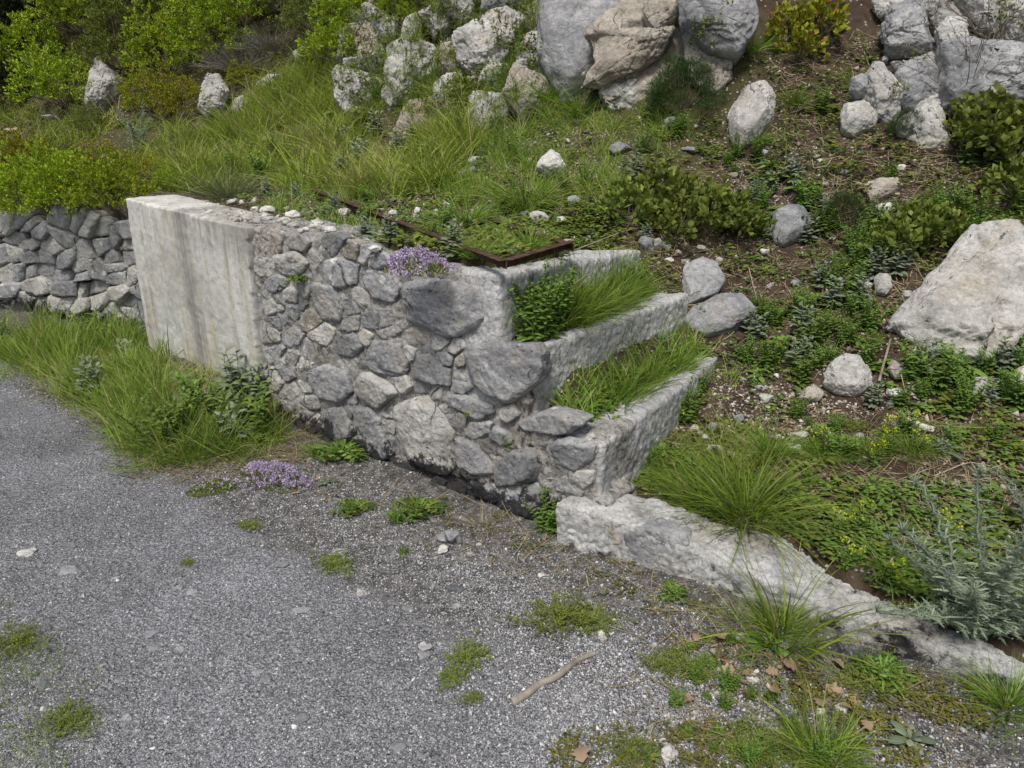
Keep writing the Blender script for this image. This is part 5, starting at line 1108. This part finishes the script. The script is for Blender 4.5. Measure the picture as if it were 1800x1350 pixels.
place(th, 478, 845, 'low cushion of purple thyme flowers at the edge of the asphalt', 'flower', None, 1.0, R(-28))
p = atz(732, 478, .965); place(th2, 735, 480, 'round mound of purple thyme on top of the rubble wall', 'flower', None, 1.0, 0, p=np.array((p[0], p[1], .965)))
place(th2, 785, 455, 'smaller purple thyme behind the round mound on the wall', 'flower', None, .75, 1)
th3 = mk_thyme(.1, .07, .03, 45); place(th3, 372, 860, 'thin straggling thyme left of the purple cushion', 'flower', None, 1.0, .5)
# -- thistle
def mk_thistle(stems):
    root = empty('silvery_thistle', (0, 0, 0)); st = Geo(); g = Geo()
    for (dx, dy, h, ls) in stems:
        tt = np.linspace(0, 1, 22)[:, None]; pts = np.array((dx * .12, dy * .12, 0)) + tt * np.array((0, 0, h)) + (tt ** 1.5) * np.array((dx, dy, 0)) + rng.normal(0, .004, (22, 3)); pts[0, 2] = -.02
        st.tube(pts, .006, .0025, 6)
        nb = int(72 * ls); f = np.linspace(.12, 1, nb); B = np.stack([np.interp(f, tt[:, 0], pts[:, j]) for j in range(3)], -1); a = np.arange(nb) * 2.4 + rng.normal(0, .3, nb)
        d = unit(np.stack([np.cos(a), np.sin(a), .35 + .5 * f], -1)); LL = .065 * (1.15 - .7 * f) * rng.uniform(.7, 1.2, nb) * (.5 + .5 * ls); bend = np.stack([np.cos(a), np.sin(a), -np.ones(nb) * .8], -1) * (LL * .25)[:, None]
        g.strips(B, d, LL, LL * .12, bend, 4, 'leaf', 3, .3)
        # lobes with spines down each leaf
        for k in np.linspace(.2, .95, 6):
            Q = B + d * (LL * k)[:, None] + bend * k * k
            for sg in (-1, 1):
                sd_ = unit(np.cross(d, np.array((0, 0, 1.)))) * sg; dd = unit(sd_ + d * .5 + rng.normal(0, .25, (nb, 3))); g.strips(Q, dd, LL * .34 * (1.15 - k), LL * .08, None, 1, 'grass')
        m = int(420 * ls); f = rng.uniform(.25, 1, m); B = np.stack([np.interp(f, tt[:, 0], pts[:, j]) for j in range(3)], -1); g.strips(B, unit(rng.normal(size=(m, 3)) + np.array((0, 0, .4))), rng.uniform(.008, .02, m), np.full(m, .002), None, 1, 'grass')
        m = 46; g.strips(np.repeat(pts[-1][None], m, 0), unit(rng.normal(size=(m, 3)) + np.array((0, 0, 1.))), rng.uniform(.015, .035, m), np.full(m, .003), None, 2, 'grass')
    link('foliage', g.mesh('foliage'), LF_THISTLE, root); link('stalk', st.mesh('stalk'), LF_THISTLE, root); return root
t1 = mk_thistle([(-.22, -.02, .30, 1), (-.30, -.12, .16, 1), (-.05, .05, .42, 1), (.10, .02, .40, 1), (.2, .08, .3, .9), (-.12, -.12, .22, 1), (.05, -.15, .26, 1), (-.14, .10, .36, .9), (.22, -.1, .18, 1), (-.02, -.1, .34, 1), (.12, -.16, .14, .8), (-.2, .05, .22, .8)])
put(t1, 1715, 1110, 0, 1.15); tag(t1, 'large silvery spiny thistle leaning over the kerb at the lower right', 'thistle')
t2 = mk_thistle([(-.1, 0, .3, .8), (.06, .05, .34, .8), (.12, -.04, .22, .8), (0, -.08, .2, .8)]); put(t2, 245, 265, 0, 1.25); tag(t2, 'bluish spiny thistle on the slope below the white-streaked rock', 'thistle')
t3 = copy_tree(t1); put(t3, 1830, 960, 2, .7); tag(t3, 'second silvery thistle at the right edge behind the large one', 'thistle')
# -- shrubs
bL = mk_bush(.34, .36, LF_LIME, 620, 13, (.014, .028), .6, seed=1, twig=40); bM = mk_bush(.34, .34, LF_ORANGE, 560, 13, (.013, .026), .6, seed=2); bO = mk_bush(.34, .34, LF_OLIVE, 600, 13, (.013, .026), .55, seed=3); bG = mk_bush(.34, .36, LF_LIME, 620, 13, (.012, .025), .6, seed=9)
bR = mk_bush(.12, .10, LF_OLIVE, 60, 8, (.022, .04), .8, 'round_leaved_shrub', 0, 4, twig=16); bR2 = mk_bush(.12, .12, LF_ORANGE, 60, 7, (.02, .04), .8, 'orange_leaved_shrub', 0, 5, twig=16)
bK = mk_bush(.6, .6, LF_SHADE, 700, 12, (.03, .07), .4, 'hollow_shade_shrub', -.3, 6, twig=40)  # leaf mass added to stand in for the deep shade of the hollow
bF = mk_bush(.2, .24, LF_NEEDLE, 620, 16, (.014, .035), .11, 'fine_leaved_bush', 0, 14); bV = mk_tuft(800, (.12, .28), (.002, .004), .07, .7, .3, LF_GREY, 'lavender_bush')
SH = 'shrubs on the upper left slope'
for (s_, u, v, sc, lab) in (
    (bL, 120, 185, 1.35, 'yellow-green shrub at the far left beside the dark hollow'), (bL, 60, 120, 1.3, 'yellow-topped shrub on the edge of the dark hollow'), (bO, 215, 120, 1.3, 'shrub with dark interior above the white-streaked rock'), (bG, 300, 130, 1.3, 'lime shrub between the white-streaked and upright rocks'), (bG, 380, 105, 1.3, 'tall lime shrub above the upright pale rock'), (bM, 270, 195, .9, 'orange-tinged shrub right of the white-streaked rock'), (bM, 325, 205, .8, 'second orange-tinged shrub left of the upright pale rock'), (bL, 150, 60, 1.4, 'lime shrub high on the upper left'), (bO, 240, 40, 1.5, 'olive shrub at the top edge above the dark-centred one'), (bG, 330, 30, 1.5, 'lime shrub at the top edge, middle of the row'), (bL, 430, 40, 1.3, 'bright shrub at the top edge left of the lavender'), (bO, 500, 20, 1.2, 'olive shrub at the top edge behind the lavender'),
    (bO, 560, 60, 1.0, 'olive shrub left of the bright hanging one'), (bL, 605, 110, .95, 'bright lime shrub hanging in front of the tan rock'), (bL, 615, 50, .9, 'bright lime shrub directly above the hanging one'), (bG, 700, 50, .62, 'small bright shrub on top of the lichened rock face'), (bO, 740, 20, .8, 'olive shrub on top of the cliff rocks'), (bO, 800, 10, .7, 'olive shrub above the broken pale rock face'), (bL, 190, 10, 1.5, 'topmost lime shrub at the upper left'), (bO, 90, 20, 1.6, 'olive shrub above the dark hollow'), (bM, 430, 150, .5, 'orange-green shrub between the upright rock and flat rock'), (bO, 160, 230, .5, 'low olive shrub below the white-streaked rock')):
    place(s_, u, v, lab, 'shrub', SH, sc)
for i, (u, v, sc) in enumerate(((-150, 200, 1.5), (-220, 260, 1.4), (-330, 180, 1.7), (-260, 120, 1.8), (-430, 240, 1.6), (-520, 150, 2.0), (-400, 90, 2.2), (-170, 60, 1.8), (-600, 260, 1.7), (-650, 60, 2.4))):
    place((bL, bO, bG)[i % 3], u, v, 'shrub on the slope far beyond the dry stone wall, past the dark hollow', 'shrub', 'shrubs past the hollow', sc)
WS = 'shrubs spilling over the dry stone wall'
for (s_, u, v, sc, lab) in ((bM, 15, 340, .85, 'orange-brown shrub at the left edge on top of the dry stone wall'), (bM, 55, 320, .7, 'orange-brown shrub behind the left end of the spilling row'), (bG, 105, 350, .95, 'largest yellow-green shrub drooping over the dry stone wall'), (bL, 165, 350, .85, 'yellow-green shrub drooping over the wall, next to the largest'), (bG, 215, 345, .75, 'yellow-green shrub ending just left of the concrete panel'), (bM, 180, 310, .6, 'yellow-orange shrub behind the drooping row'), (bM, 265, 325, .5, 'low yellow-orange shrub above the corner of the concrete panel'), (bL, 60, 345, .8, 'lime shrub at the far left drooping over the dry stone wall'), (bG, 140, 348, .7, 'small lime shrub hanging lowest between the drooping ones'), (bL, 310, 335, .4, 'low lime shrub beside the bluish tussock'), (bM, -40, 350, .9, 'orange shrub cut by the left edge')):
    p = hit1(u, v); p = p - np.array((0, .16, .10)) if u < 230 and v > 340 else p; place(s_, u, v, lab, 'shrub', WS, sc, p=p)
for (u, v, sc, lab) in ((-60, 150, 1.3, 'shrub coloured as deep shade in the hollow at the left edge'), (-20, 90, 1.2, 'shade-coloured shrub filling the upper left corner'), (10, 60, 1.0, 'shade-coloured shrub behind the yellow-topped shrub'), (-10, 190, .7, 'low shade-coloured shrub at the bottom of the hollow'), (-120, 60, 1.6, 'shade-coloured shrub beyond the left edge')):
    place(bK, u, v, lab, 'shrub', 'shade-coloured shrubs in the hollow', sc)
place(bF, 1195, 200, 'dark green fine-leaved bush below the brownish rock', 'bush', None, .95); place(bF, 1590, 235, 'fine dark bush below the grey outcrop', 'bush', None, .4); place(bF, 1480, 395, 'fine dark bushy plant on the bank below the low tan rock', 'bush', None, .5)
place(bV, 430, 120, 'grey-brown lavender bush among the lime shrubs', 'bush', None, 1.5); place(bV, 480, 90, 'grey lavender bush higher up with faded flowers', 'bush', None, 1.4)
for (s_, u, v, sc, lab) in ((bR2, 1400, 105, 1.0, 'orange-green round-leaved shrub at the top right of the boulder'), (bR2, 1440, 60, 1.2, 'orange-green round-leaved shrub higher up the bank'), (bR2, 1380, 70, 1.0, 'small orange-green shrub left of its neighbours'), (bR, 1690, 30, 1.1, 'green round-leaved sprig at the top edge above the pointed rock'), (bR, 1110, 385, 1.1, 'olive round-leaved shrublet right of the white stones'), (bR, 1170, 365, 1.3, 'olive round-leaved shrublet, uppermost of the bank row'), (bR, 1230, 400, 1.3, 'olive round-leaved shrublet in the middle of the bank row'), (bR, 1290, 395, 1.1, 'olive round-leaved shrublet left of the smooth rounded boulder'), (bR, 1180, 415, 1.1, 'olive round-leaved shrublet, lowest of the bank row'), (bR, 1600, 430, 1.2, 'round-leaved shrublet above the largest boulder'), (bR, 1560, 450, 1.0, 'round-leaved shrublet left of the one above the largest boulder'), (bR, 1660, 425, 1.0, 'lime round-leaved shrublet touching the largest boulder top'), (bR, 1730, 250, 1.4, 'round-leaved shrublet in front of the long ledge'), (bR, 1790, 270, 1.5, 'round-leaved shrublet at the right edge under the long ledge'), (bR, 1790, 350, 1.1, 'round-leaved shrublet at the right edge, mid height'), (bR, 830, 190, 1.2, 'yellowish shrublet under the crumbly brown rock'), (bR, 640, 230, 1.0, 'yellowish shrublet in the long grass')):
    place(s_, u, v, lab, 'shrub', 'round-leaved shrublets', sc)
# bare shrub with thin leafy shoots at the upper right
def mk_bare(n=26, h=.6, spread=.5, name='bare_twiggy_shrub', leaves=True):
    root = empty(name, (0, 0, 0)); st = Geo(); g = Geo()
    for i in range(n):
        a = rng.uniform(0, 6.283); hh = h * rng.uniform(.4, 1.1); sp = spread * rng.uniform(.3, 1); tt = np.linspace(0, 1, 10)[:, None]
        pts = np.array((math.cos(a), math.sin(a), 0)) * (tt ** 1.3 * sp) + np.array((0, 0, 1.)) * (tt * hh - tt ** 3 * hh * .25) + np.cumsum(rng.normal(0, .006, (10, 3)), 0); st.tube(pts, .004, .0012, 5)
        for j in range(4):
            k = rng.integers(3, 9); dd = unit(rng.normal(size=3) * .6 + (pts[k] - pts[k - 1]) / np.linalg.norm(pts[k] - pts[k - 1])); q = pts[k] + dd * tt * hh * .35 + np.cumsum(rng.normal(0, .004, (10, 3)), 0); st.tube(q, .0018, .0007, 4)
            if leaves: m = 5; g.strips(q[rng.integers(4, 10, m)], unit(rng.normal(size=(m, 3)) + np.array((0, 0, .8))), rng.uniform(.01, .022, m), rng.uniform(.005, .009, m), None, 2, 'leaf')
    if leaves: link('foliage', g.mesh('foliage'), LF_SAGE, root)
    link('twig_frame', st.mesh('twig_frame'), TWIG, root); return root
bb = mk_bare(); place(bb, 1690, 200, 'bare thin-twigged shrub in front of the long grey ledge', 'shrub', None, .8); b2 = mk_bare(18, .45, .5, 'dead_brush', False); place(b2, 1740, 90, 'dead brown brushwood at the upper right corner', 'brushwood', None, 1.0); place(b2, 1640, 60, 'dead brushwood above the pale pointed rock', 'brushwood', None, .6); place(b2, 1790, 130, 'dead brushwood at the right edge on the long ledge', 'brushwood', None, .7)
place(b2, 240, 20, 'grey brushwood showing above the lime shrubs', 'brushwood', None, 1.6)

# ------------------------------------------------------------------ loose stones, sticks, roots, leaves, iron
def stone(u, v, w_, h_, mat, label, group=None, seed=None, p=None, lift=.25):
    p = hit1(u, v + h_ * .35) if p is None else p; D = float((p - CAM) @ np.array((0, _c, -_s))); s_ = D / FPX
    seed = int(u * 7 + v) if seed is None else seed
    me = rockmesh('loose_stone', (w_ * s_ * .55, w_ * s_ * .42, h_ * s_ * .55), seed, 4, rough=.06); o = link('loose_stone', me, mat, None, p + np.array((0, 0, h_ * s_ * lift))); o.rotation_euler = (0, 0, (seed % 11 - 5) * .12)
    return tag(o, label, 'stone', group)
LS = [(792, 940, 40, 28, ST_BLUE, 'largest loose grey stone on the gravel below the wall'), (778, 965, 22, 14, ST_WHITE, 'small white stone touching the largest loose grey stone'), (1175, 1322, 34, 26, ST_WHITE, 'white angular stone at the bottom edge of the picture'), (1056, 1114, 22, 15, ST_WHITE, 'pale stone on the gravel below the low green mat'), (745, 1133, 15, 10, ST_WHITE, 'small white pebble alone on the asphalt'), (634, 1040, 20, 10, ST_PALE, 'flat pale pebble on the asphalt above the white pebble'), (1478, 1243, 24, 20, ST_WHITE, 'whitish stone right of the oak leaves'), (1300, 1118, 20, 14, ST_PALE, 'pale stone in front of the kerb left of the tall tuft'), (1320, 1190, 22, 16, ST_WHITE, 'white stone among the oak leaves'), (1165, 1300, 14, 10, ST_PALE, 'small pale stone just above the white angular stone'),
 (1595, 745, 36, 26, ST_WHITE, 'bright white angular stone above the thistle'), (1625, 750, 30, 14, ST_WHITE, 'flat white stone right of the bright angular one'), (1405, 765, 28, 18, ST_WHITE, 'white stone above the largest grass tuft, upper'), (1398, 785, 26, 14, ST_WHITE, 'white stone above the largest grass tuft, lower'), (1252, 748, 20, 20, ST_BLUE, 'bluish stone right of the herb at the lowest ledge'), (1222, 755, 28, 18, ST_WARM, 'tan stone left of the bluish stone near the lowest ledge'), (1255, 790, 30, 20, ST_BLUE, 'grey stone half hidden by the largest grass tuft'), (1583, 690, 40, 18, ST_WHITE, 'elongated white stone right of the hump-shaped boulder'), (1425, 690, 44, 34, ST_WARM, 'tan and blue stone left of the hump-shaped boulder'), (1345, 700, 24, 18, ST_PALE, 'pale flattish stone on the soil left of the tan and blue one'), (1553, 368, 34, 22, ST_WHITE, 'rounded cream stone on the bank below the low tan rock'), (1137, 428, 28, 30, ST_BLUE, 'flat bluish stone at the upper end of the top ledge'), (1212, 262, 26, 10, ST_BLUE, 'thin bluish slate on the bank right of the white pointed stone'), (1155, 428, 18, 20, ST_PALE, 'pale stone right of the flat bluish one'), (1172, 432, 16, 16, ST_PALE, 'rightmost pale stone of the three by the top ledge'), (1178, 215, 30, 18, ST_BLUE, 'bluish stone above the thin slate'), (1085, 262, 38, 22, ST_BLUE, 'grey stone on the bank right of the white pointed stone'),
 (945, 382, 38, 20, ST_PALE, 'pale stone in grass above the top ledge'), (983, 385, 22, 14, ST_WHITE, 'small white stone right of the pale stone in the grass'), (1008, 352, 22, 16, ST_BLUE, 'bluish stone in the grass, uppermost near the bars'), (600, 370, 34, 18, ST_WHITE, 'white stone beside the upper rusty bar'), (640, 402, 44, 16, ST_BLUE, 'flat bluish stone between thyme and concrete wall'), (660, 440, 26, 10, ST_WHITE, 'cream flat stone near the wall edge left of the thyme'), (733, 370, 12, 12, ST_WHITE, 'small white stone between the rusty bars'), (785, 362, 16, 10, ST_WHITE, 'white chip beside the back rusty bar'), (470, 372, 26, 14, ST_WHITE, 'white rubble stone on the concrete wall top, left'), (515, 380, 24, 12, ST_WHITE, 'white rubble stone on the concrete wall top, right'), (410, 357, 22, 9, ST_PALE, 'pale rubble stone on the concrete wall under the tussock'), (325, 327, 14, 10, ST_WHITE, 'small white stone above the corner of the concrete panel'), (450, 368, 16, 10, ST_WHITE, 'small white rubble stone in the middle of the concrete top'), (783, 183, 18, 12, ST_BLUE, 'bluish stone under the crumbly brown rock'), (772, 213, 20, 12, ST_PALE, 'pale stone on the soil patch left of the shrublet'), (1038, 137, 18, 16, ST_PALE, 'small round stone caught in the cliff crack'), (1350, 335, 26, 12, ST_WARM, 'buff stone on the bare soil above the smooth boulder'), (1320, 245, 22, 16, ST_WARM, 'brown stone at the foot of the rounded whitish boulder'), (1585, 295, 16, 12, ST_WHITE, 'small white stone on the soil right of the low tan rock'), (1610, 380, 26, 12, ST_WARM, 'tan stone under twigs at the right of the bank'), (90, 205, 26, 8, ST_WHITE, 'white flat stone on the slope at the far left'), (20, 228, 22, 8, ST_WHITE, 'white flat stone at the far left edge of the slope'), (52, 215, 20, 7, ST_PALE, 'pale flat stone between the two white ones at far left'), (345, 695, 70, 20, ST_PALE, 'long pale slab lying in the grass before the concrete panel'), (1555, 495, 20, 24, ST_PALE, 'pale stone behind the sage-like herb'), (45, 968, 34, 10, ST_PALE, 'flat pale stone bedded in the asphalt at the left edge'), (225, 1255, 20, 18, ST_BLUE, 'bluish chip bedded in the asphalt at the lower left'), (700, 1310, 34, 12, ST_BLUE, 'flat bluish chip at the bottom edge of the asphalt'), (120, 1000, 40, 10, ST_BLUE, 'long flat bluish chip in the asphalt at the left')]
for a in LS:
    u_, v_ = a[0], a[1]; p = None
    if a[5].find('concrete wall') >= 0 and v_ < 385: p = atz(u_, v_, 1.01)
    if a[5].startswith('cream flat'): p = atz(u_, v_, .985)
    stone(*a, p=p, lift=-.05 if 'bedded' in a[5] or 'chip at' in a[5] or 'chip in' in a[5] else .25)
many_pts = []
def manystones(poly, n, lab, group, sz, mats):
    for i in range(n):
        while True:
            xs = [p[0] for p in poly]; ys = [p[1] for p in poly]; u = rr_.uniform(min(xs), max(xs)); v = rr_.uniform(min(ys), max(ys))
            if inpoly(u, v, poly) and free(hit1(u, v)[None])[0]: break
        s_ = rr_.uniform(*sz); stone(u, v, s_, s_ * rr_.uniform(.5, .85), rr_.choice(mats), lab, group, seed=3000 + len(many_pts)); many_pts.append(1)
manystones([(1110, 420), (1320, 250), (1560, 300), (1780, 380), (1780, 760), (1260, 800), (1250, 560)], 60, 'small pale loose stone on the brown bank', 'small loose stones on the bank', (8, 20), [ST_PALE, ST_WHITE, ST_WARM, ST_BLUE])
manystones([(640, 880), (950, 960), (1250, 1110), (1500, 1220), (1450, 1320), (1150, 1250), (900, 1040), (700, 950)], 34, 'small loose stone on the gravel strip along the wall', 'small loose stones on the gravel strip', (8, 15), [ST_PALE, ST_WHITE, ST_BLUE, ST_PALE])
manystones([(0, 950), (500, 900), (900, 1000), (850, 1340), (100, 1340)], 34, 'small flat chip of stone bedded in the asphalt', 'chips bedded in the asphalt', (12, 28), [ST_BLUE, ST_DARK, ST_BLUE])
for i_ in range(34):
    t_ = rr_.uniform(.25, 1.35); p_ = cpt(LEN * t_, -rr_.uniform(.05, .26), 1.0); sz_ = rr_.uniform(10, 24); stone(400, 380, sz_, sz_ * .55, rr_.choice([ST_WHITE, ST_PALE, ST_PALE]), 'whitish chunk of rubble on the flat top of the concrete and rubble walls', 'rubble along the wall top', seed=5000 + i_, p=np.array(p_))
manystones([(420, 350), (700, 360), (1050, 350), (1040, 440), (880, 450), (640, 410)], 22, 'small pale stone on the platform behind the wall', 'small stones on the platform', (8, 18), [ST_PALE, ST_WHITE, ST_BLUE])
for o in list(C.objects):
    if o.get('group') == 'chips bedded in the asphalt': o.location.z = o.location.z - .006; o.scale.z = .35

def stick(name, pxs, r0, r1, mat, label, cat, lift=.008, group=None, arch=None, sides=9):
    px = np.array(pxs, float); p = hit(px[:, 0], px[:, 1]); p[:, 2] += lift
    if arch is not None: p[:, 2] += np.array(arch)
    n = 18; t = np.linspace(0, 1, len(p)); tt = np.linspace(0, 1, n); q = np.stack([np.interp(tt, t, p[:, j]) for j in range(3)], -1); q += rng.normal(0, r0 * .12, q.shape)
    for _ in range(2): q[1:-1] = (q[:-2] + q[1:-1] * 2 + q[2:]) / 4
    org = q.mean(0); g = Geo(); g.tube(q - org, r0, r1, sides); return tag(link(name, g.mesh(name), mat, None, org), label, cat, group)
stick('dead_stick', [(898, 1237), (925, 1224), (950, 1204), (968, 1200), (1000, 1176), (1018, 1160), (1045, 1152)], .013, .007, WOOD, 'grey dead stick lying on the asphalt, the thickest one', 'stick', .006)
stick('twig', [(960, 1222), (972, 1248)], .002, .001, WOOD, 'short thin twig just below the thick stick', 'twig')
stick('twig', [(1480, 935), (1500, 950), (1545, 962)], .004, .002, WOOD, 'pale twig on the soil between kerb and thistle', 'twig')
stick('twig', [(1450, 785), (1500, 800), (1545, 820)], .006, .003, WOOD, 'grey stick on the dead leaves above the thistle', 'stick', .012)
stick('twig', [(1543, 680), (1552, 650), (1560, 625)], .006, .005, WOOD, 'short upright stick right of the hump-shaped boulder', 'stick', .02, arch=(0, .02, .05))
stick('exposed_root', [(1430, 300), (1427, 285), (1432, 272), (1442, 268)], .003, .002, ROOT, 'hooked pale root on the bare soil', 'root', .01)
stick('exposed_root', [(1430, 302), (1455, 290), (1472, 264)], .004, .002, ROOT, 'thicker pale root beside the hooked one', 'root', .015)
for i, pl in enumerate(([(1330, 330), (1338, 312), (1342, 300)], [(1392, 330), (1393, 305), (1400, 300)], [(1280, 500), (1290, 520), (1300, 545)], [(1315, 480), (1325, 510), (1335, 545)], [(1270, 470), (1262, 490), (1260, 505)], [(1600, 270), (1596, 290), (1630, 305)], [(1680, 330), (1600, 360), (1560, 375)], [(1500, 315), (1525, 330), (1528, 345)], [(1290, 780), (1275, 755), (1262, 735)], [(1640, 840), (1700, 820), (1760, 826)], [(1200, 455), (1230, 440), (1270, 450)], [(1690, 560), (1720, 530), (1790, 520)], [(1340, 470), (1345, 500), (1350, 520)], [(830, 90), (850, 80), (866, 92)], [(1240, 955), (1290, 905), (1300, 900)], [(1000, 450), (1100, 405), (1180, 395)])):
    stick('exposed_root', pl, .0025, .0012, ROOT if i % 2 else TWIG, 'thin root or twig trailing over the soil of the bank', 'root', .012, 'thin roots and twigs on the bank', sides=5)
for i in range(80):
    u = rr_.uniform(1240, 1790); v = rr_.uniform(90, 860); a = rr_.uniform(-1, 1); l_ = rr_.uniform(15, 45)
    if free(hit1(u, v)[None])[0]: stick('exposed_root', [(u, v), (u + l_ * a * .5 + rr_.uniform(-6, 6), v + l_ * .5), (u + l_ * a, v + l_)], .0018, .0008, ROOT if i % 3 else TWIG, 'thin root or twig trailing over the soil of the bank', 'root', .01, 'thin roots and twigs on the bank', sides=4)
for i, pl in enumerate(([(800, 975), (835, 960), (850, 955)], [(930, 960), (960, 985), (985, 1010)], [(860, 1090), (900, 1100), (950, 1105)], [(1060, 1100), (1090, 1110), (1120, 1120)], [(1300, 1080), (1340, 1120), (1350, 1150)], [(1190, 1215), (1220, 1235), (1240, 1250)], [(1290, 1150), (1330, 1165), (1370, 1160)], [(170, 775), (200, 765), (225, 762)], [(1420, 1150), (1450, 1170), (1460, 1180)])):
    stick('twig', pl, .0022, .001, WOOD, 'thin dry twig lying on the gravel', 'twig', .006, 'thin twigs on the gravel', sides=5)
# lobed oak leaves
def oak():
    n = 15; t = np.linspace(0, 1, n); wv_ = np.sin(t * math.pi) ** .6 * (.55 + .45 * np.abs(np.cos(t * math.pi * 3.5))) * .5; wv_[0] = .03; wv_[-1] = .02
    y = t; z = .12 * np.sin(t * 3.1); L_ = np.stack([-wv_, y, z + wv_ * .35], -1); Mi = np.stack([0 * t, y, z], -1); Rr_ = np.stack([wv_, y, z + wv_ * .25], -1)
    V = np.stack([L_, Mi, Rr_], 1).reshape(-1, 3); i = np.arange(n - 1)[:, None] * 3 + np.arange(2)[None]; Q = np.stack([i, i + 1, i + 4, i + 3], -1).reshape(-1, 4)
    g = Geo(); g.add(V * .055, Q=Q, ti=np.full(len(V), .6), tt=np.repeat(t, 3)); g.tube(np.array([(0, -.35, .05), (0, -.15, .02), (0, 0, 0)]) * .055, .0006, .0008, 4, .3); return link('oak_leaf', g.mesh('oak_leaf'), LF_DEAD)
ok = oak()
for (u, v) in ((1293, 1188), (1345, 1185), (1330, 1195), (1402, 1212), (1418, 1225), (1372, 1225), (1448, 1235), (1485, 1228), (1482, 1182), (1450, 1210), (1260, 1122), (1375, 1170), (1220, 1235), (1225, 1120), (1530, 1292), (1020, 1320), (1400, 1180), (1500, 1260)):
    o = place(ok, u, v, 'curled tan oak leaf lying in front of the kerb wall', 'dead leaf', 'fallen oak leaves', rr_.uniform(.6, 1.0)); o.location.z += .012; o.rotation_euler = (rr_.uniform(-.5, .5), rr_.uniform(-.5, .5), rr_.uniform(0, 6))
# rusty iron frame lying on the platform
fr_ = tag(empty('rusty_iron_frame', atz(780, 400, 1.02)), 'rusty angle-iron ladder frame half buried in grass on the platform', 'iron frame')
FO = np.array(fr_.location)
def iron(name, a, b_, w1=.03, za=.0, zb=.0):
    A = atz(*a, 1.004 + za); B = atz(*b_, 1.004 + zb); d = unit(B - A); s_ = unit(np.cross(d, np.array((0, 0, 1.)))); u_ = np.cross(s_, d); bm = bmesh.new()
    for (o0, o1, p0, p1) in ((0, w1, 0, .004), (0, .004, .004, w1)):
        vs2 = []
        for P_ in (A, B):
            for (so_, uo_) in ((o0, p0), (o1, p0), (o1, p1), (o0, p1)): vs2.append(bm.verts.new(P_ + s_ * so_ - u_ * uo_ - FO + u_ * w1 * .4))
        for f in ((0, 1, 2, 3), (7, 6, 5, 4), (0, 4, 5, 1), (1, 5, 6, 2), (2, 6, 7, 3), (3, 7, 4, 0)): bm.faces.new([vs2[i] for i in f])
    bmesh.ops.recalc_face_normals(bm, faces=bm.faces); bmesh.ops.bevel(bm, geom=list(bm.edges), offset=.0012, segments=1, affect='EDGES'); link(name, bm_mesh(bm, name), RUST, fr_)
iron('rail', (553, 335), (892, 463), .034, .045, .006); iron('rail', (622, 310), (1010, 434), .032)
iron('crossbar', (884, 462), (1000, 428), .035, .006, .006); iron('crossbar', (645, 374), (705, 340), .03, .004, .004); iron('crossbar', (770, 420), (850, 388), .03, .004, .004)
